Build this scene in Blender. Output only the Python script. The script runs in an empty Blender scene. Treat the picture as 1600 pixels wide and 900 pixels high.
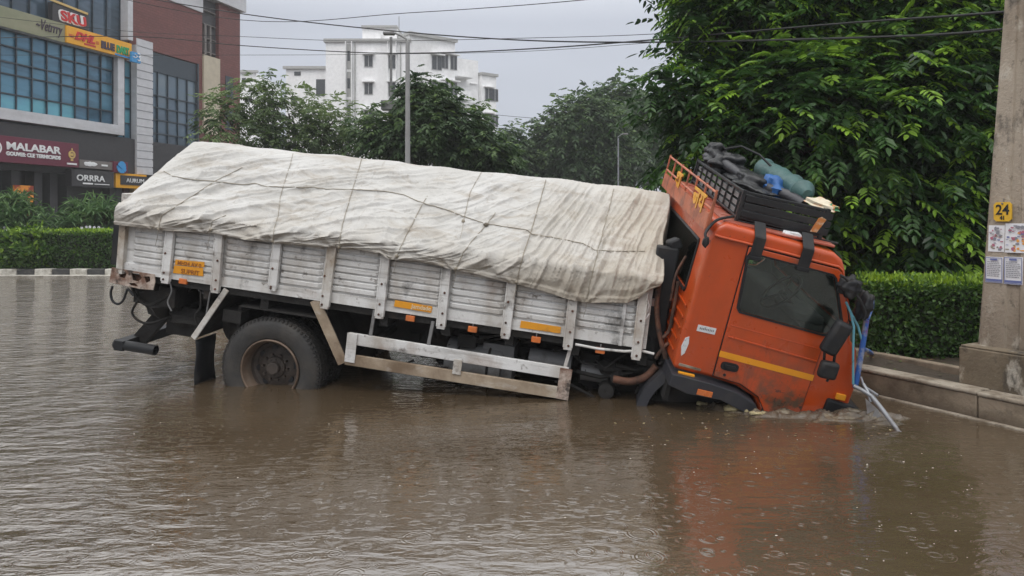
import bpy, bmesh, math, random
import numpy as np
from mathutils import Matrix, Vector
from mathutils.geometry import tessellate_polygon
random.seed(7); rng = np.random.default_rng(7)
S = bpy.context.scene
COL = S.collection
# ------------------------------------------------------------------ camera, sky, sun, exposure
FPX, HOR, EYE = 1180.0, 340.0, 1.64          # focal length and horizon in photograph pixels, eye height in m
cam = bpy.data.cameras.new('camera'); camo = bpy.data.objects.new('camera', cam); COL.objects.link(camo)
camo.location = (0, 0, EYE); camo.rotation_euler = (math.pi / 2, 0, 0)
cam.sensor_width = 36; cam.lens = 36 * FPX / 1600; cam.shift_y = -(450 - HOR) / 1600
cam.clip_end = 3000; cam.clip_start = .05
S.camera = camo
S.view_settings.view_transform = 'Standard'; S.view_settings.look = 'None'
S.view_settings.exposure = 0.14; S.view_settings.gamma = 1; S.view_settings.use_curve_mapping = False
S.cycles.max_bounces = 8; S.cycles.transparent_max_bounces = 12; S.cycles.volume_bounces = 1
S.cycles.use_denoising = True; S.cycles.caustics_reflective = False; S.cycles.caustics_refractive = False
SUN_EL, SUN_AZ = math.radians(58), math.radians(200)
W = bpy.data.worlds.new("World"); S.world = W; W.use_nodes = True
nt = W.node_tree; N = nt.nodes; L = nt.links
bg = N['Background']; sky = N.new('ShaderNodeTexSky'); sky.sky_type = 'NISHITA'; sky.sun_disc = False
sky.sun_elevation = SUN_EL; sky.sun_rotation = SUN_AZ; sky.dust_density = 4; sky.air_density = 1.2
tc = N.new('ShaderNodeTexCoord'); sx = N.new('ShaderNodeSeparateXYZ'); L.new(tc.outputs['Generated'], sx.inputs[0])
cr = N.new('ShaderNodeValToRGB'); L.new(sx.outputs['Z'], cr.inputs[0])
cr.color_ramp.elements[0].position = 0.0; cr.color_ramp.elements[0].color = (.50, .53, .60, 1)
cr.color_ramp.elements[1].position = .80; cr.color_ramp.elements[1].color = (1.75, 1.75, 1.75, 1)
e = cr.color_ramp.elements.new(.25); e.color = (.535, .565, .64, 1); e = cr.color_ramp.elements.new(.38); e.color = (1.12, 1.15, 1.21, 1)
# soft cloud mottling
mp = N.new('ShaderNodeMapping'); mp.inputs['Scale'].default_value = (1, 1, 3.2); L.new(tc.outputs['Generated'], mp.inputs[0])
cn = N.new('ShaderNodeTexNoise'); cn.inputs['Scale'].default_value = 2.2; cn.inputs['Detail'].default_value = 4; L.new(mp.outputs[0], cn.inputs['Vector'])
mr = N.new('ShaderNodeMapRange'); mr.inputs['From Min'].default_value = .3; mr.inputs['From Max'].default_value = .7
mr.inputs['To Min'].default_value = 9.3; mr.inputs['To Max'].default_value = 10.5; L.new(cn.outputs['Fac'], mr.inputs[0])
vm = N.new('ShaderNodeVectorMath'); vm.operation = 'SCALE'; L.new(cr.outputs[0], vm.inputs[0]); L.new(mr.outputs[0], vm.inputs['Scale'])
mx = N.new('ShaderNodeMix'); mx.data_type = 'RGBA'; mx.inputs[0].default_value = .93
L.new(sky.outputs[0], mx.inputs[6]); L.new(vm.outputs[0], mx.inputs[7]); L.new(mx.outputs[2], bg.inputs[0])
bg.inputs[1].default_value = .10
sl = bpy.data.lights.new('sun', 'SUN'); sl.energy = .8; sl.angle = math.radians(25); sl.color = (1, .97, .93)
so = bpy.data.objects.new('sun', sl); COL.objects.link(so)
sd = Vector((math.cos(SUN_EL) * math.sin(SUN_AZ), math.cos(SUN_EL) * math.cos(SUN_AZ), math.sin(SUN_EL)))
so.rotation_euler = sd.to_track_quat('Z', 'Y').to_euler(); so.location = (0, -5, 30)

# ------------------------------------------------------------------ helpers
def ray(px, py): return Vector(((px - 800) / FPX, 1, -(py - HOR) / FPX))
def at(px, py, D): return Vector((0, 0, EYE)) + D * ray(px, py)
def onwater(px, py, z=0.0):
    D = (EYE - z) * FPX / (py - HOR); return at(px, py, D)
class Frame:
    """a real placed frame (origin, axes); loc() reads a photo pixel as a point of the frame's plane y=k (or x=k)"""
    def __init__(s, M, O): s.M = Matrix(M); s.O = Vector(O); s.T = Matrix.Translation(s.O) @ s.M.to_4x4(); s.I = s.T.inverted()
    def loc(s, px, py, k=0.0, ax=1):
        n = s.M.col[ax]; d = ray(px, py); C = Vector((0, 0, EYE)); t = n.dot(s.O + k * n - C) / n.dot(d)
        return s.I @ (C + t * d)
def rot(yaw, pitch, roll):
    return (Matrix.Rotation(math.radians(-yaw), 3, 'Z') @ Matrix.Rotation(math.radians(pitch), 3, 'Y') @ Matrix.Rotation(math.radians(roll), 3, 'X'))

def sm(pts, n=5):
    P = [Vector(p) for p in pts]; P = [P[0]*2-P[1]]+P+[P[-1]*2-P[-2]]; out = []
    for i in range(1, len(P)-2):
        for k in range(n):
            t = k/n; a, b, c, d = P[i-1], P[i], P[i+1], P[i+2]
            out.append(.5*((2*b)+(c-a)*t+(2*a-5*b+4*c-d)*t*t+(3*b-a-3*c+d)*t**3))
    return out+[P[-2]]
class MB:
    def __init__(s): s.v = []; s.f = []; s.m = []
    def add(s, vs, fs, m=0):
        b = len(s.v); s.v += [tuple(x) for x in vs]; s.f += [tuple(i + b for i in q) for q in fs]; s.m += [m] * len(fs); return s
    def box(s, a, b, m=0, T=None):
        x0, y0, z0 = a; x1, y1, z1 = b
        if x0 > x1: x0, x1 = x1, x0
        if y0 > y1: y0, y1 = y1, y0
        if z0 > z1: z0, z1 = z1, z0
        vs = [Vector(p) for p in ((x0,y0,z0),(x1,y0,z0),(x1,y1,z0),(x0,y1,z0),(x0,y0,z1),(x1,y0,z1),(x1,y1,z1),(x0,y1,z1))]
        if T is not None: vs = [T @ p for p in vs]
        return s.add(vs, [(0,3,2,1),(4,5,6,7),(0,1,5,4),(1,2,6,5),(2,3,7,6),(3,0,4,7)], m)
    def bar(s, p, q, w, h, m=0, up=(0,0,1)):
        p, q = Vector(p), Vector(q); d = (q - p); l = d.length; d.normalize(); u = Vector(up)
        sdir = d.cross(u); sdir.normalize(); u = sdir.cross(d)
        R = Matrix((sdir, d, u)).transposed().to_4x4(); T = Matrix.Translation(p) @ R
        return s.box((-w/2, 0, -h/2), (w/2, l, h/2), m, T)
    def tube(s, pts, r, n=8, m=0, cap=True):
        pts = [Vector(p) for p in pts]; k = len(pts); rs = r if isinstance(r, (list, tuple)) else [r] * k
        t0 = (pts[1] - pts[0]).normalized(); a = Vector((0,0,1)) if abs(t0.z) < .9 else Vector((1,0,0))
        u = t0.cross(a).normalized(); vs = []
        for i in range(k):
            t = (pts[min(i+1,k-1)] - pts[max(i-1,0)]).normalized()
            u = (u - t * u.dot(t)).normalized(); w = t.cross(u)
            for j in range(n):
                an = 2*math.pi*j/n; vs.append(pts[i] + rs[i]*(math.cos(an)*u + math.sin(an)*w))
        fs = [(i*n+j, i*n+(j+1)%n, (i+1)*n+(j+1)%n, (i+1)*n+j) for i in range(k-1) for j in range(n)]
        if cap: fs += [tuple(range(n))[::-1], tuple((k-1)*n+j for j in range(n))]
        return s.add(vs, fs, m)
    def prism(s, poly, y0, y1, m=0, holes=()):   # polygon in x,z extruded along y
        loops = [[Vector((p[0], p[1], 0)) for p in poly]] + [[Vector((p[0], p[1], 0)) for p in h] for h in holes]
        tris = tessellate_polygon(loops); flat = [p for l in loops for p in l]; n = len(flat)
        vs = [(p.x, y0, p.y) for p in flat] + [(p.x, y1, p.y) for p in flat]
        fs = []
        for t in tris:
            a, b, c = t; cr_ = (flat[b]-flat[a]).cross(flat[c]-flat[a]).z
            if abs(cr_) < 1e-12: continue
            if cr_ < 0: a, b, c = c, b, a
            fs += [(a, b, c), (c+n, b+n, a+n)]
        o = 0
        for l in loops:
            k = len(l)
            for i in range(k): fs.append((o+i, o+i+n, o+(i+1)%k+n, o+(i+1)%k))
            o += k
        return s.add(vs, fs, m)
    def lathe(s, prof, c=(0,0,0), n=40, m=0, ax='y'):   # prof: (radius, offset along axis)
        vs = []; k = len(prof)
        for r, o in prof:
            for j in range(n):
                a = 2*math.pi*j/n
                if ax == 'y': vs.append((c[0]+r*math.cos(a), c[1]+o, c[2]+r*math.sin(a)))
                elif ax == 'x': vs.append((c[0]+o, c[1]+r*math.cos(a), c[2]+r*math.sin(a)))
                else: vs.append((c[0]+r*math.cos(a), c[1]+r*math.sin(a), c[2]+o))
        fs = [(i*n+j, i*n+(j+1)%n, (i+1)*n+(j+1)%n, (i+1)*n+j) for i in range(k-1) for j in range(n)]
        return s.add(vs, fs, m)
    def blob(s, c, r, m=0, n=10, sd=0):
        c = Vector(c); R = r if isinstance(r, (tuple, list)) else (r, r, r); rr = random.Random(sd); vs = []
        ph = [rr.uniform(0, 6.28) for _ in range(6)]
        for i in range(n+1):
            th = math.pi*i/n
            for j in range(2*n):
                a = math.pi*j/n; d = Vector((math.sin(th)*math.cos(a), math.sin(th)*math.sin(a), math.cos(th)))
                k = 1 + .12*math.sin(3*d.x*2+ph[0]) + .12*math.sin(4*d.y*2+ph[1]) + .1*math.sin(5*d.z*2+ph[2]) + .05*math.sin(9*d.x+7*d.y+ph[3])
                vs.append(c + Vector((d.x*R[0]*k, d.y*R[1]*k, d.z*R[2]*k)))
        fs = [(i*2*n+j, (i+1)*2*n+j, (i+1)*2*n+(j+1)%(2*n), i*2*n+(j+1)%(2*n)) for i in range(n) for j in range(2*n)]
        return s.add(vs, fs, m)
    def build(s, name, mats, parent=None, smooth=None, bevel=0, T=None, fixn=False):
        me = bpy.data.meshes.new(name); me.from_pydata(s.v, [], s.f)
        mats = mats if isinstance(mats, (list, tuple)) else [mats]
        for q in mats: me.materials.append(q)
        me.polygons.foreach_set('material_index', s.m)
        if fixn:
            bm = bmesh.new(); bm.from_mesh(me); bmesh.ops.recalc_face_normals(bm, faces=bm.faces); bm.to_mesh(me); bm.free()
        if smooth: shade(me, smooth)
        me.update()
        o = bpy.data.objects.new(name, me); COL.objects.link(o)
        if parent: o.parent = parent
        if T is not None: o.matrix_local = T
        if bevel:
            b = o.modifiers.new('bevel', 'BEVEL'); b.width = bevel; b.segments = 2; b.limit_method = 'ANGLE'; b.harden_normals = False
        return o
def shade(me, deg=35):
    bm = bmesh.new(); bm.from_mesh(me); lim = math.radians(deg)
    for f in bm.faces: f.smooth = True
    for ed in bm.edges: ed.smooth = not (len(ed.link_faces) == 2 and ed.calc_face_angle(0) > lim)
    bm.to_mesh(me); bm.free()
def np_mesh(name, V, F, mat, parent=None, var=None, smooth=False, T=None):   # quads, numpy
    me = bpy.data.meshes.new(name); nf = len(F); k = F.shape[1]
    me.vertices.add(len(V)); me.vertices.foreach_set('co', V.astype(np.float32).ravel())
    me.loops.add(nf*k); me.loops.foreach_set('vertex_index', F.astype(np.int32).ravel())
    me.polygons.add(nf); me.polygons.foreach_set('loop_start', np.arange(0, nf*k, k, dtype=np.int32))
    me.polygons.foreach_set('use_smooth', np.full(nf, smooth))
    if var is not None:
        a = me.attributes.new('var', 'FLOAT', 'FACE'); a.data.foreach_set('value', var.astype(np.float32))
    me.materials.append(mat); me.update(calc_edges=True)
    o = bpy.data.objects.new(name, me); COL.objects.link(o)
    if parent: o.parent = parent
    if T is not None: o.matrix_local = T
    return o
def tag(o, label=None, cat=None, group=None, kind=None):
    if label: o['label'] = label
    if cat: o['category'] = cat
    if group: o['group'] = group
    if kind: o['kind'] = kind
    return o
def empty(name, loc=(0,0,0), T=None):
    o = bpy.data.objects.new(name, None); COL.objects.link(o); o.empty_display_size = .2
    if T is not None: o.matrix_world = T
    else: o.location = loc
    return o
def rezero(o, p):   # move a single-mesh thing's origin to p (its base), geometry unchanged
    p = Vector(p); o.data.transform(Matrix.Translation(-p)); o.location = p; return o
def text(name, body, mat, parent, size, T, depth=.01, sx=1, bold=0, align='LEFT', spacing=1, shear=0):
    c = bpy.data.curves.new(name, 'FONT'); c.body = body; c.size = size; c.extrude = depth; c.offset = bold; c.align_x = align
    c.space_character = spacing; c.shear = shear; c.resolution_u = 3
    o = bpy.data.objects.new(name, c); COL.objects.link(o)
    dg = bpy.context.evaluated_depsgraph_get(); me = bpy.data.meshes.new_from_object(o.evaluated_get(dg))
    bpy.data.objects.remove(o); bpy.data.curves.remove(c)
    me.transform(Matrix.Diagonal((sx, 1, 1, 1))); me.name = name
    me.materials.clear(); me.materials.append(mat)
    q = bpy.data.objects.new(name, me); COL.objects.link(q)
    if parent: q.parent = parent
    q.matrix_local = T; return q
UP = Matrix.Rotation(math.pi/2, 4, 'X')     # text standing up, read from -y
# ------------------------------------------------------------------ materials
def nodes(name):
    m = bpy.data.materials.new(name); m.use_nodes = True; t = m.node_tree; return m, t, t.nodes, t.links, t.nodes['Principled BSDF']
def noise(N, L, vec, scale, detail=5, rough=.6, dist=0):
    n = N.new('ShaderNodeTexNoise'); n.inputs['Scale'].default_value = scale; n.inputs['Detail'].default_value = detail
    n.inputs['Roughness'].default_value = rough; n.inputs['Distortion'].default_value = dist
    if vec is not None: L.new(vec, n.inputs['Vector'])
    return n.outputs['Fac']
def ramp(N, L, fac, a, b, lo=0.0, hi=1.0):
    r = N.new('ShaderNodeMapRange'); r.inputs['From Min'].default_value = a; r.inputs['From Max'].default_value = b
    r.inputs['To Min'].default_value = lo; r.inputs['To Max'].default_value = hi; r.clamp = True; L.new(fac, r.inputs[0]); return r.outputs[0]
def mix(N, L, fac, a, b):
    m = N.new('ShaderNodeMix'); m.data_type = 'RGBA'
    if isinstance(fac, float): m.inputs[0].default_value = fac
    else: L.new(fac, m.inputs[0])
    for i, c in ((6, a), (7, b)):
        if isinstance(c, tuple): m.inputs[i].default_value = (*c[:3], 1)
        else: L.new(c, m.inputs[i])
    return m.outputs[2]
def math_(N, L, op, a, b=None):
    m = N.new('ShaderNodeMath'); m.operation = op
    for i, c in enumerate((a, b)):
        if c is None: continue
        if isinstance(c, (int, float)): m.inputs[i].default_value = c
        else: L.new(c, m.inputs[i])
    return m.outputs[0]
def coords(N, L, scale=(1,1,1), which='Object'):
    t = N.new('ShaderNodeTexCoord'); m = N.new('ShaderNodeMapping'); m.inputs['Scale'].default_value = scale
    L.new(t.outputs[which], m.inputs[0]); return m.outputs[0]
def M_(name, base, rough=.6, layers=(), bump=0, bscale=30, metal=0, coat=0, var=.08, spec=.5):
    """layers: (colour, scale, lo, hi, stretch, amount) - a noise-masked stain over the base"""
    m, t, N, L, P = nodes(name); v = coords(N, L)
    c = mix(N, L, ramp(N, L, noise(N, L, v, 3, 6), .3, .7), tuple(x*(1-var) for x in base), tuple(min(1, x*(1+var)) for x in base))
    for col, sc, lo, hi, st, am in layers:
        vv = coords(N, L, st); f = ramp(N, L, noise(N, L, vv, sc, 8, .65), lo, hi, 0, am); c = mix(N, L, f, c, col)
    L.new(c, P.inputs['Base Color']); P.inputs['Metallic'].default_value = metal; P.inputs['Coat Weight'].default_value = coat
    P.inputs['Coat Roughness'].default_value = .15; P.inputs['Specular IOR Level'].default_value = spec
    L.new(ramp(N, L, noise(N, L, v, 8, 5), .3, .7, max(.02, rough-.1), min(1, rough+.12)), P.inputs['Roughness'])
    if bump:
        b = N.new('ShaderNodeBump'); b.inputs['Strength'].default_value = bump; b.inputs['Distance'].default_value = .01
        L.new(noise(N, L, v, bscale, 6), b.inputs['Height']); L.new(b.outputs[0], P.inputs['Normal'])
    return m
I1 = (1,1,1)
def M_lowmud(name, base, rough, layers, bump, bscale):
    """paint splashed with mud along its lower part (object z below -1)"""
    m = M_(name, (.50,.066,.008), .34, [((.25,.055,.015), 2.0, .46, .8, (1,1,.4), .7), ((.62,.22,.10), 5, .60, .74, (1,1,.3), .2)], .08, 25, coat=.35)
    t = m.node_tree; N, L, P = t.nodes, t.links, t.nodes['Principled BSDF']; src = P.inputs['Base Color'].links[0].from_socket
    tx = N.new('ShaderNodeTexCoord'); sp = N.new('ShaderNodeSeparateXYZ'); L.new(tx.outputs['Object'], sp.inputs[0]); v = coords(N, L)
    k = math_(N, L, 'ADD', sp.outputs['Z'], math_(N, L, 'MULTIPLY', noise(N, L, v, 3.5, 6), -.45)); k = ramp(N, L, k, -.95, -1.5)
    f = math_(N, L, 'MULTIPLY', ramp(N, L, noise(N, L, v, 6, 8, .7), .42, .6), k); c = mix(N, L, f, src, (.085,.055,.035))
    f2 = math_(N, L, 'MULTIPLY', ramp(N, L, noise(N, L, v, 15, 5, .7), .60, .66), ramp(N, L, sp.outputs['Z'], -.9, -1.25)); c = mix(N, L, f2, c, (.03,.022,.018))
    f3 = ramp(N, L, noise(N, L, coords(N, L, (1,1,.35)), 2.2, 9, .75, .8), .58, .66, 0, .65); c = mix(N, L, f3, c, (.09,.045,.03)); L.new(c, P.inputs['Base Color']); return m
m_white = M_('worn_white_paint', (.70,.70,.69), .55, [((.30,.25,.19), 3, .45, .74, (1,1,.4), .8), ((.10,.075,.055), 9, .60, .70, (1,1,1), .85), ((.16,.14,.12), 5, .52, .72, (.25,1,3), .7), ((.05,.045,.04), 2.6, .58, .67, (1,1,.7), .8), ((.24,.14,.08), 1.6, .56, .70, (1,1,1), .6), ((.33,.31,.28), 1.1, .45, .6, (1,1,2), .22)], .35, 60)
m_white2 = M_('stained_white_paint', (.62,.61,.58), .55, [((.26,.19,.12), 2.2, .42, .62, (1,1,1), .8), ((.09,.06,.04), 12, .58, .72, (1,1,1), .8)], .4, 50)
m_rustw = M_('rusty_white_paint', (.5,.42,.36), .7, [((.16,.08,.05), 5, .42, .6, (1,1,1), .95), ((.03,.022,.018), 9, .5, .62, (1,1,1), .9)], .6, 40)
m_white_mud = M_('muddy_lower_paint', (.42,.34,.25), .65, [((.15,.10,.06), 2.5, .35, .65, (1,1,1), .9), ((.55,.52,.47), 6, .55, .7, (.5,1,1), .7)], .4, 40)
m_orange = M_('orange_cab_paint', (.50,.066,.008), .34, [((.26,.06,.015), 2.0, .48, .8, (1,1,.4), .7), ((.05,.03,.02), 14, .64, .72, (1,1,1), .75), ((.62,.22,.10), 5, .60, .74, (1,1,.3), .25)], .45, 3.5, coat=.35)
m_orange_mud = M_lowmud('mud_splashed_orange_paint', (.42,.085,.026), .5, [((.09,.055,.035), 5, .46, .62, (1,1,1), .9), ((.04,.03,.02), 16, .55, .66, (1,1,1), .8)], .2, 30)
m_redtop = M_('faded_red_roof_paint', (.40,.10,.06), .38, [((.5,.32,.26), 3, .5, .75, (1,1,1), .5), ((.06,.03,.02), 12, .6, .7, (1,1,1), .8)], .1, 30, coat=.3)
m_black = M_('black_plastic', (.014,.015,.017), .5, [((.07,.06,.05), 4, .52, .75, (1,1,1), .5)], .2, 50, spec=.3)
m_flare = M_('grey_black_flare', (.024,.025,.031), .5, [((.10,.09,.075), 4, .5, .75, (1,1,1), .5)], .2, 50)
m_chassis = M_('grimy_chassis', (.013,.012,.011), .8, [((.05,.036,.025), 5, .55, .75, (1,1,1), .7)], .8, 30)
m_tyre = M_('dirty_tyre_rubber', (.030,.029,.028), .7, [((.075,.062,.048), 3, .45, .7, (1,1,1), .6)], .5, 60)
m_tread = M_('tyre_tread_rubber', (.026,.025,.024), .8, [((.06,.05,.04), 6, .45, .7, (1,1,1), .6)], .8, 30)
m_rim = M_('rusty_steel_rim', (.17,.12,.085), .6, [((.05,.03,.02), 6, .4, .65, (1,1,1), .85), ((.30,.26,.21), 3, .55, .75, (1,1,1), .7)], .4, 40, metal=.2)
m_hub = M_('dark_hub', (.055,.042,.034), .65, [((.02,.016,.013), 9, .45, .65, (1,1,1), .8)], .5, 60)
m_rust = M_('dark_rust', (.14,.06,.035), .8, [((.03,.02,.015), 8, .4, .6, (1,1,1), .9)], .8, 30)
m_amber = M_('amber_marker', (.62,.16,.03), .3, [((.2,.09,.04), 8, .5, .7, (1,1,1), .6)], coat=.4)
m_tape = M_('reflective_yellow_tape', (.72,.31,.02), .4, [((.35,.17,.04), 10, .55, .7, (1,1,1), .7)])
m_tapetxt = M_('tape_print', (.30,.10,.02), .5)
m_tapetxw = M_('tape_print_pale', (.75,.6,.4), .5)
m_stripe = M_('yellow_stripe', (.80,.33,.02), .35, [((.3,.13,.04), 12, .62, .72, (1,1,1), .6)])
m_steel = M_('dull_silver_steel', (.27,.28,.30), .4, [((.12,.09,.07), 8, .5, .7, (1,1,1), .7)], .3, 40, metal=.5)
m_blue = M_('chipped_blue_paint', (.03,.11,.38), .4, [((.35,.36,.38), 7, .5, .6, (1,1,1), .9), ((.35,.06,.03), 3, .62, .68, (1,1,1), .9)], .2, 40)
m_sky = M_('pale_blue_paint', (.15,.42,.52), .45, [((.1,.08,.06), 9, .55, .7, (1,1,1), .7)])
m_rack = M_('black_rack_paint', (.017,.018,.020), .42, [((.08,.07,.06), 6, .54, .74, (1,1,1), .6)], .3, 40, coat=.1, spec=.35)
m_grey = M_('grey_steel', (.20,.20,.20), .5, [((.07,.06,.05), 6, .5, .7, (1,1,1), .7)], .3, 40)
m_guard = M_('faded_orange_guard', (.46,.14,.07), .5, [((.16,.06,.04), 7, .45, .65, (1,1,1), .8)], .3, 40)
m_gold = M_('yellow_painted_letters', (.72,.36,.05), .5)
m_seat = M_('cab_interior', (.09,.09,.095), .8)
m_inner = M_('cab_lining', (.55,.60,.55), .8)  # lining kept pale green-grey to stand in for light seen through the cab
m_seat2 = M_('seat_cover', (.24,.17,.13), .85)
m_sticker = M_('worn_white_sticker', (.72,.74,.76), .5, [((.3,.3,.3), 30, .55, .65, (1,1,1), .7)])
m_sheetblk = M_('black_plastic_sheet', (.014,.015,.017), .38, [((.06,.06,.06), 5, .5, .7, (1,1,1), .6)], .9, 22)
m_rollm = M_('grey_black_roll', (.05,.05,.055), .35, bump=.5, bscale=20)  # black roll lifted to grey, its pale sheen put into the base colour
m_bluesh = M_('blue_sheet', (.02,.10,.30), .5, bump=.8)
m_teal = M_('dark_green_sheet', (.05,.115,.11), .5, [((.02,.04,.04), 7, .5, .7, (1,1,1), .7)], .5, 20)
m_sack = M_('patterned_sack', (.62,.55,.42), .6, [((.55,.20,.05), 6, .5, .56, (1,1,1), 1), ((.06,.25,.12), 5, .56, .6, (1,1,1), 1)])
m_rope = M_('dirty_rope', (.30,.265,.21), .9, bump=.6, bscale=200)
m_glassd = None
def glass(name, tint, fac=.8, rough=.04, dust_sheen=(.03,.13)):
    m, t, N, L, P = nodes(name); g = N.new('ShaderNodeBsdfGlossy'); g.inputs['Roughness'].default_value = rough
    tr = N.new('ShaderNodeBsdfTransparent'); tr.inputs[0].default_value = (*tint, 1)
    fr = N.new('ShaderNodeFresnel'); fr.inputs[0].default_value = 1.5
    d = N.new('ShaderNodeBsdfDiffuse'); d.inputs[0].default_value = (.20,.23,.20,1)  # greenish-grey film: some dust, mostly reflections painted onto the glass
    v = coords(N, L); df = ramp(N, L, noise(N, L, v, 2.2, 7), .35, .7, *dust_sheen)
    a = N.new('ShaderNodeMixShader'); L.new(fr.outputs[0], a.inputs[0]); L.new(tr.outputs[0], a.inputs[1]); L.new(g.outputs[0], a.inputs[2])
    b = N.new('ShaderNodeMixShader'); L.new(df, b.inputs[0]); L.new(a.outputs[0], b.inputs[1]); L.new(d.outputs[0], b.inputs[2])
    L.new(b.outputs[0], N['Material Output'].inputs[0]); return m
m_glass = glass('dusty_sheen_cab_glass', (.90,.97,.92), dust_sheen=(.0,.06)); m_glassc = glass('clear_cab_glass', (.96,.98,.96), dust_sheen=(.0,.03))

def m_leaf(name, dark, mid, light, transl=.3, rough=.45):
    m, t, N, L, P = nodes(name); a = N.new('ShaderNodeAttribute'); a.attribute_name = 'var'
    r = N.new('ShaderNodeValToRGB'); L.new(a.outputs['Fac'], r.inputs[0]); el = r.color_ramp.elements
    el[0].position = 0; el[0].color = (*dark, 1); el[1].position = 1; el[1].color = (*light, 1); q = el.new(.55); q.color = (*mid, 1)
    L.new(r.outputs[0], P.inputs['Base Color']); P.inputs['Roughness'].default_value = rough
    tb = N.new('ShaderNodeBsdfTranslucent'); L.new(r.outputs[0], tb.inputs[0])
    ms = N.new('ShaderNodeMixShader'); ms.inputs[0].default_value = transl; L.new(P.outputs[0], ms.inputs[1]); L.new(tb.outputs[0], ms.inputs[2])
    L.new(ms.outputs[0], N['Material Output'].inputs[0]); return m
m_leafbig = m_leaf('tree_leaves_fresh', (.014,.042,.012), (.052,.130,.026), (.28,.48,.045), .35, .42)
m_leafmid = m_leaf('tree_leaves_dull', (.045,.078,.032), (.11,.17,.06), (.23,.31,.11), .38, .6)
m_leafdk = m_leaf('tree_leaves_deep', (.022,.052,.019), (.058,.112,.034), (.15,.24,.05), .32, .55)
m_leafhedge = m_leaf('hedge_leaves', (.018,.050,.011), (.065,.145,.020), (.30,.46,.03), .3, .45)
m_leafole = m_leaf('strap_leaves', (.03,.07,.028), (.09,.18,.06), (.22,.34,.12), .25, .5)
m_bark = M_('bark', (.10,.075,.055), .9, [((.03,.025,.02), 6, .45, .65, (1,1,.2), .8)], .8, 20)
m_coredark = M_('hedge_inside', (.012,.018,.008), .95)
m_petal = M_('white_petals', (.80,.78,.85), .6)

# ------------------------------------------------------------------ water, ground, kerbs
def water_mat():
    m, t, N, L, P = nodes('muddy_flood_water')
    tcn = N.new('ShaderNodeTexCoord'); v = tcn.outputs['Object']
    def mapped(scale, rotz=0, loc=(0,0,0)):
        q = N.new('ShaderNodeMapping'); q.inputs['Scale'].default_value = scale; q.inputs['Rotation'].default_value = (0,0,rotz); q.inputs['Location'].default_value = loc
        L.new(v, q.inputs[0]); return q.outputs[0]
    silt = ramp(N, L, noise(N, L, mapped((.35,.8,1)), 1.0, 5), .35, .7)
    c = mix(N, L, silt, (.068,.047,.027), (.098,.072,.046))
    L.new(c, P.inputs['Base Color']); P.inputs['IOR'].default_value = 2.9; P.inputs['Roughness'].default_value = .045
    
    # long wind ripples, short chop, rain rings
    sep = N.new('ShaderNodeSeparateXYZ'); L.new(v, sep.inputs[0])
    w1 = noise(N, L, mapped((1.0,2.6,1), .12), 2.2, 4, .55, .6)
    w2 = noise(N, L, mapped((1.2,2.8,1), -.1, (3,1,0)), 4.2, 4, .55, .5)
    w3 = noise(N, L, mapped((1.2,2.2,1), .05, (7,4,0)), 13, 3, .6)
    # rougher on the open left side, calmer in the lee of the truck
    left = ramp(N, L, math_(N, L, 'ADD', sep.outputs['X'], math_(N, L, 'MULTIPLY', sep.outputs['Y'], .42)), -2.4, .2, 1.35, .15)
    h = math_(N, L, 'ADD', math_(N, L, 'MULTIPLY', w1, .75), math_(N, L, 'ADD', math_(N, L, 'MULTIPLY', w2, .85), math_(N, L, 'MULTIPLY', w3, .16)))
    w0 = noise(N, L, mapped((.8,1.0,1), .2, (2,9,0)), 1.25, 3, .5, .8); wl_ = ramp(N, L, left, .15, 1.35, .3, 2.4)
    h = math_(N, L, 'ADD', math_(N, L, 'MULTIPLY', h, left), math_(N, L, 'MULTIPLY', w0, wl_))
    rings = None
    for sc, fr, am, lo in ((4.3, 44, .030, (0,0,0)), (6.3, 50, .030, (5,2,0)), (10.1, 60, .020, (1,8,0))):
        vo = N.new('ShaderNodeTexVoronoi'); vo.voronoi_dimensions = '2D'; vo.inputs['Scale'].default_value = sc; vo.inputs['Randomness'].default_value = 1
        L.new(mapped((1,1,1), 0, lo), vo.inputs['Vector'])
        d = vo.outputs['Distance']; sc3 = N.new('ShaderNodeSeparateColor'); L.new(vo.outputs['Color'], sc3.inputs[0])
        rad = ramp(N, L, sc3.outputs[0], 0, 1, .01, .34)             # current ring radius (in cell units)
        rel = math_(N, L, 'SUBTRACT', d, rad)
        env = math_(N, L, 'POWER', 2.718, math_(N, L, 'MULTIPLY', math_(N, L, 'MULTIPLY', rel, rel), -160))
        wv = math_(N, L, 'MULTIPLY', math_(N, L, 'SINE', math_(N, L, 'MULTIPLY', rel, fr*1.6)), env)
        on = ramp(N, L, sc3.outputs[1], .35, 1.0)
        wv = math_(N, L, 'MULTIPLY', math_(N, L, 'MULTIPLY', wv, on), am)
        rings = wv if rings is None else math_(N, L, 'ADD', rings, wv)
    h = math_(N, L, 'ADD', h, math_(N, L, 'MULTIPLY', rings, .6))
    b = N.new('ShaderNodeBump'); b.inputs['Strength'].default_value = 1; b.inputs['Distance'].default_value = .042
    L.new(h, b.inputs['Height']); L.new(b.outputs[0], P.inputs['Normal'])
    return m
m_water = water_mat()
m_asph = M_('wet_asphalt', (.05,.05,.052), .4, bump=.4, bscale=80)
m_soil = M_('wet_soil', (.050,.036,.024), .7, [((.10,.08,.055), 3, .5, .7, (1,1,1), .7), ((.02,.03,.012), 8, .55, .7, (1,1,1), .7)], 1, 30)
m_land = M_('paved_ground', (.14,.13,.12), .7, [((.05,.06,.03), .6, .5, .6, (1,1,1), .8)], .3, 20)
m_kerb = M_('weathered_kerb_concrete', (.25,.20,.145), .8, [((.09,.068,.045), 2.6, .42, .64, (1,1,1), .9), ((.05,.045,.035), 12, .6, .72, (1,1,1), .7)], .7, 40)
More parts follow.
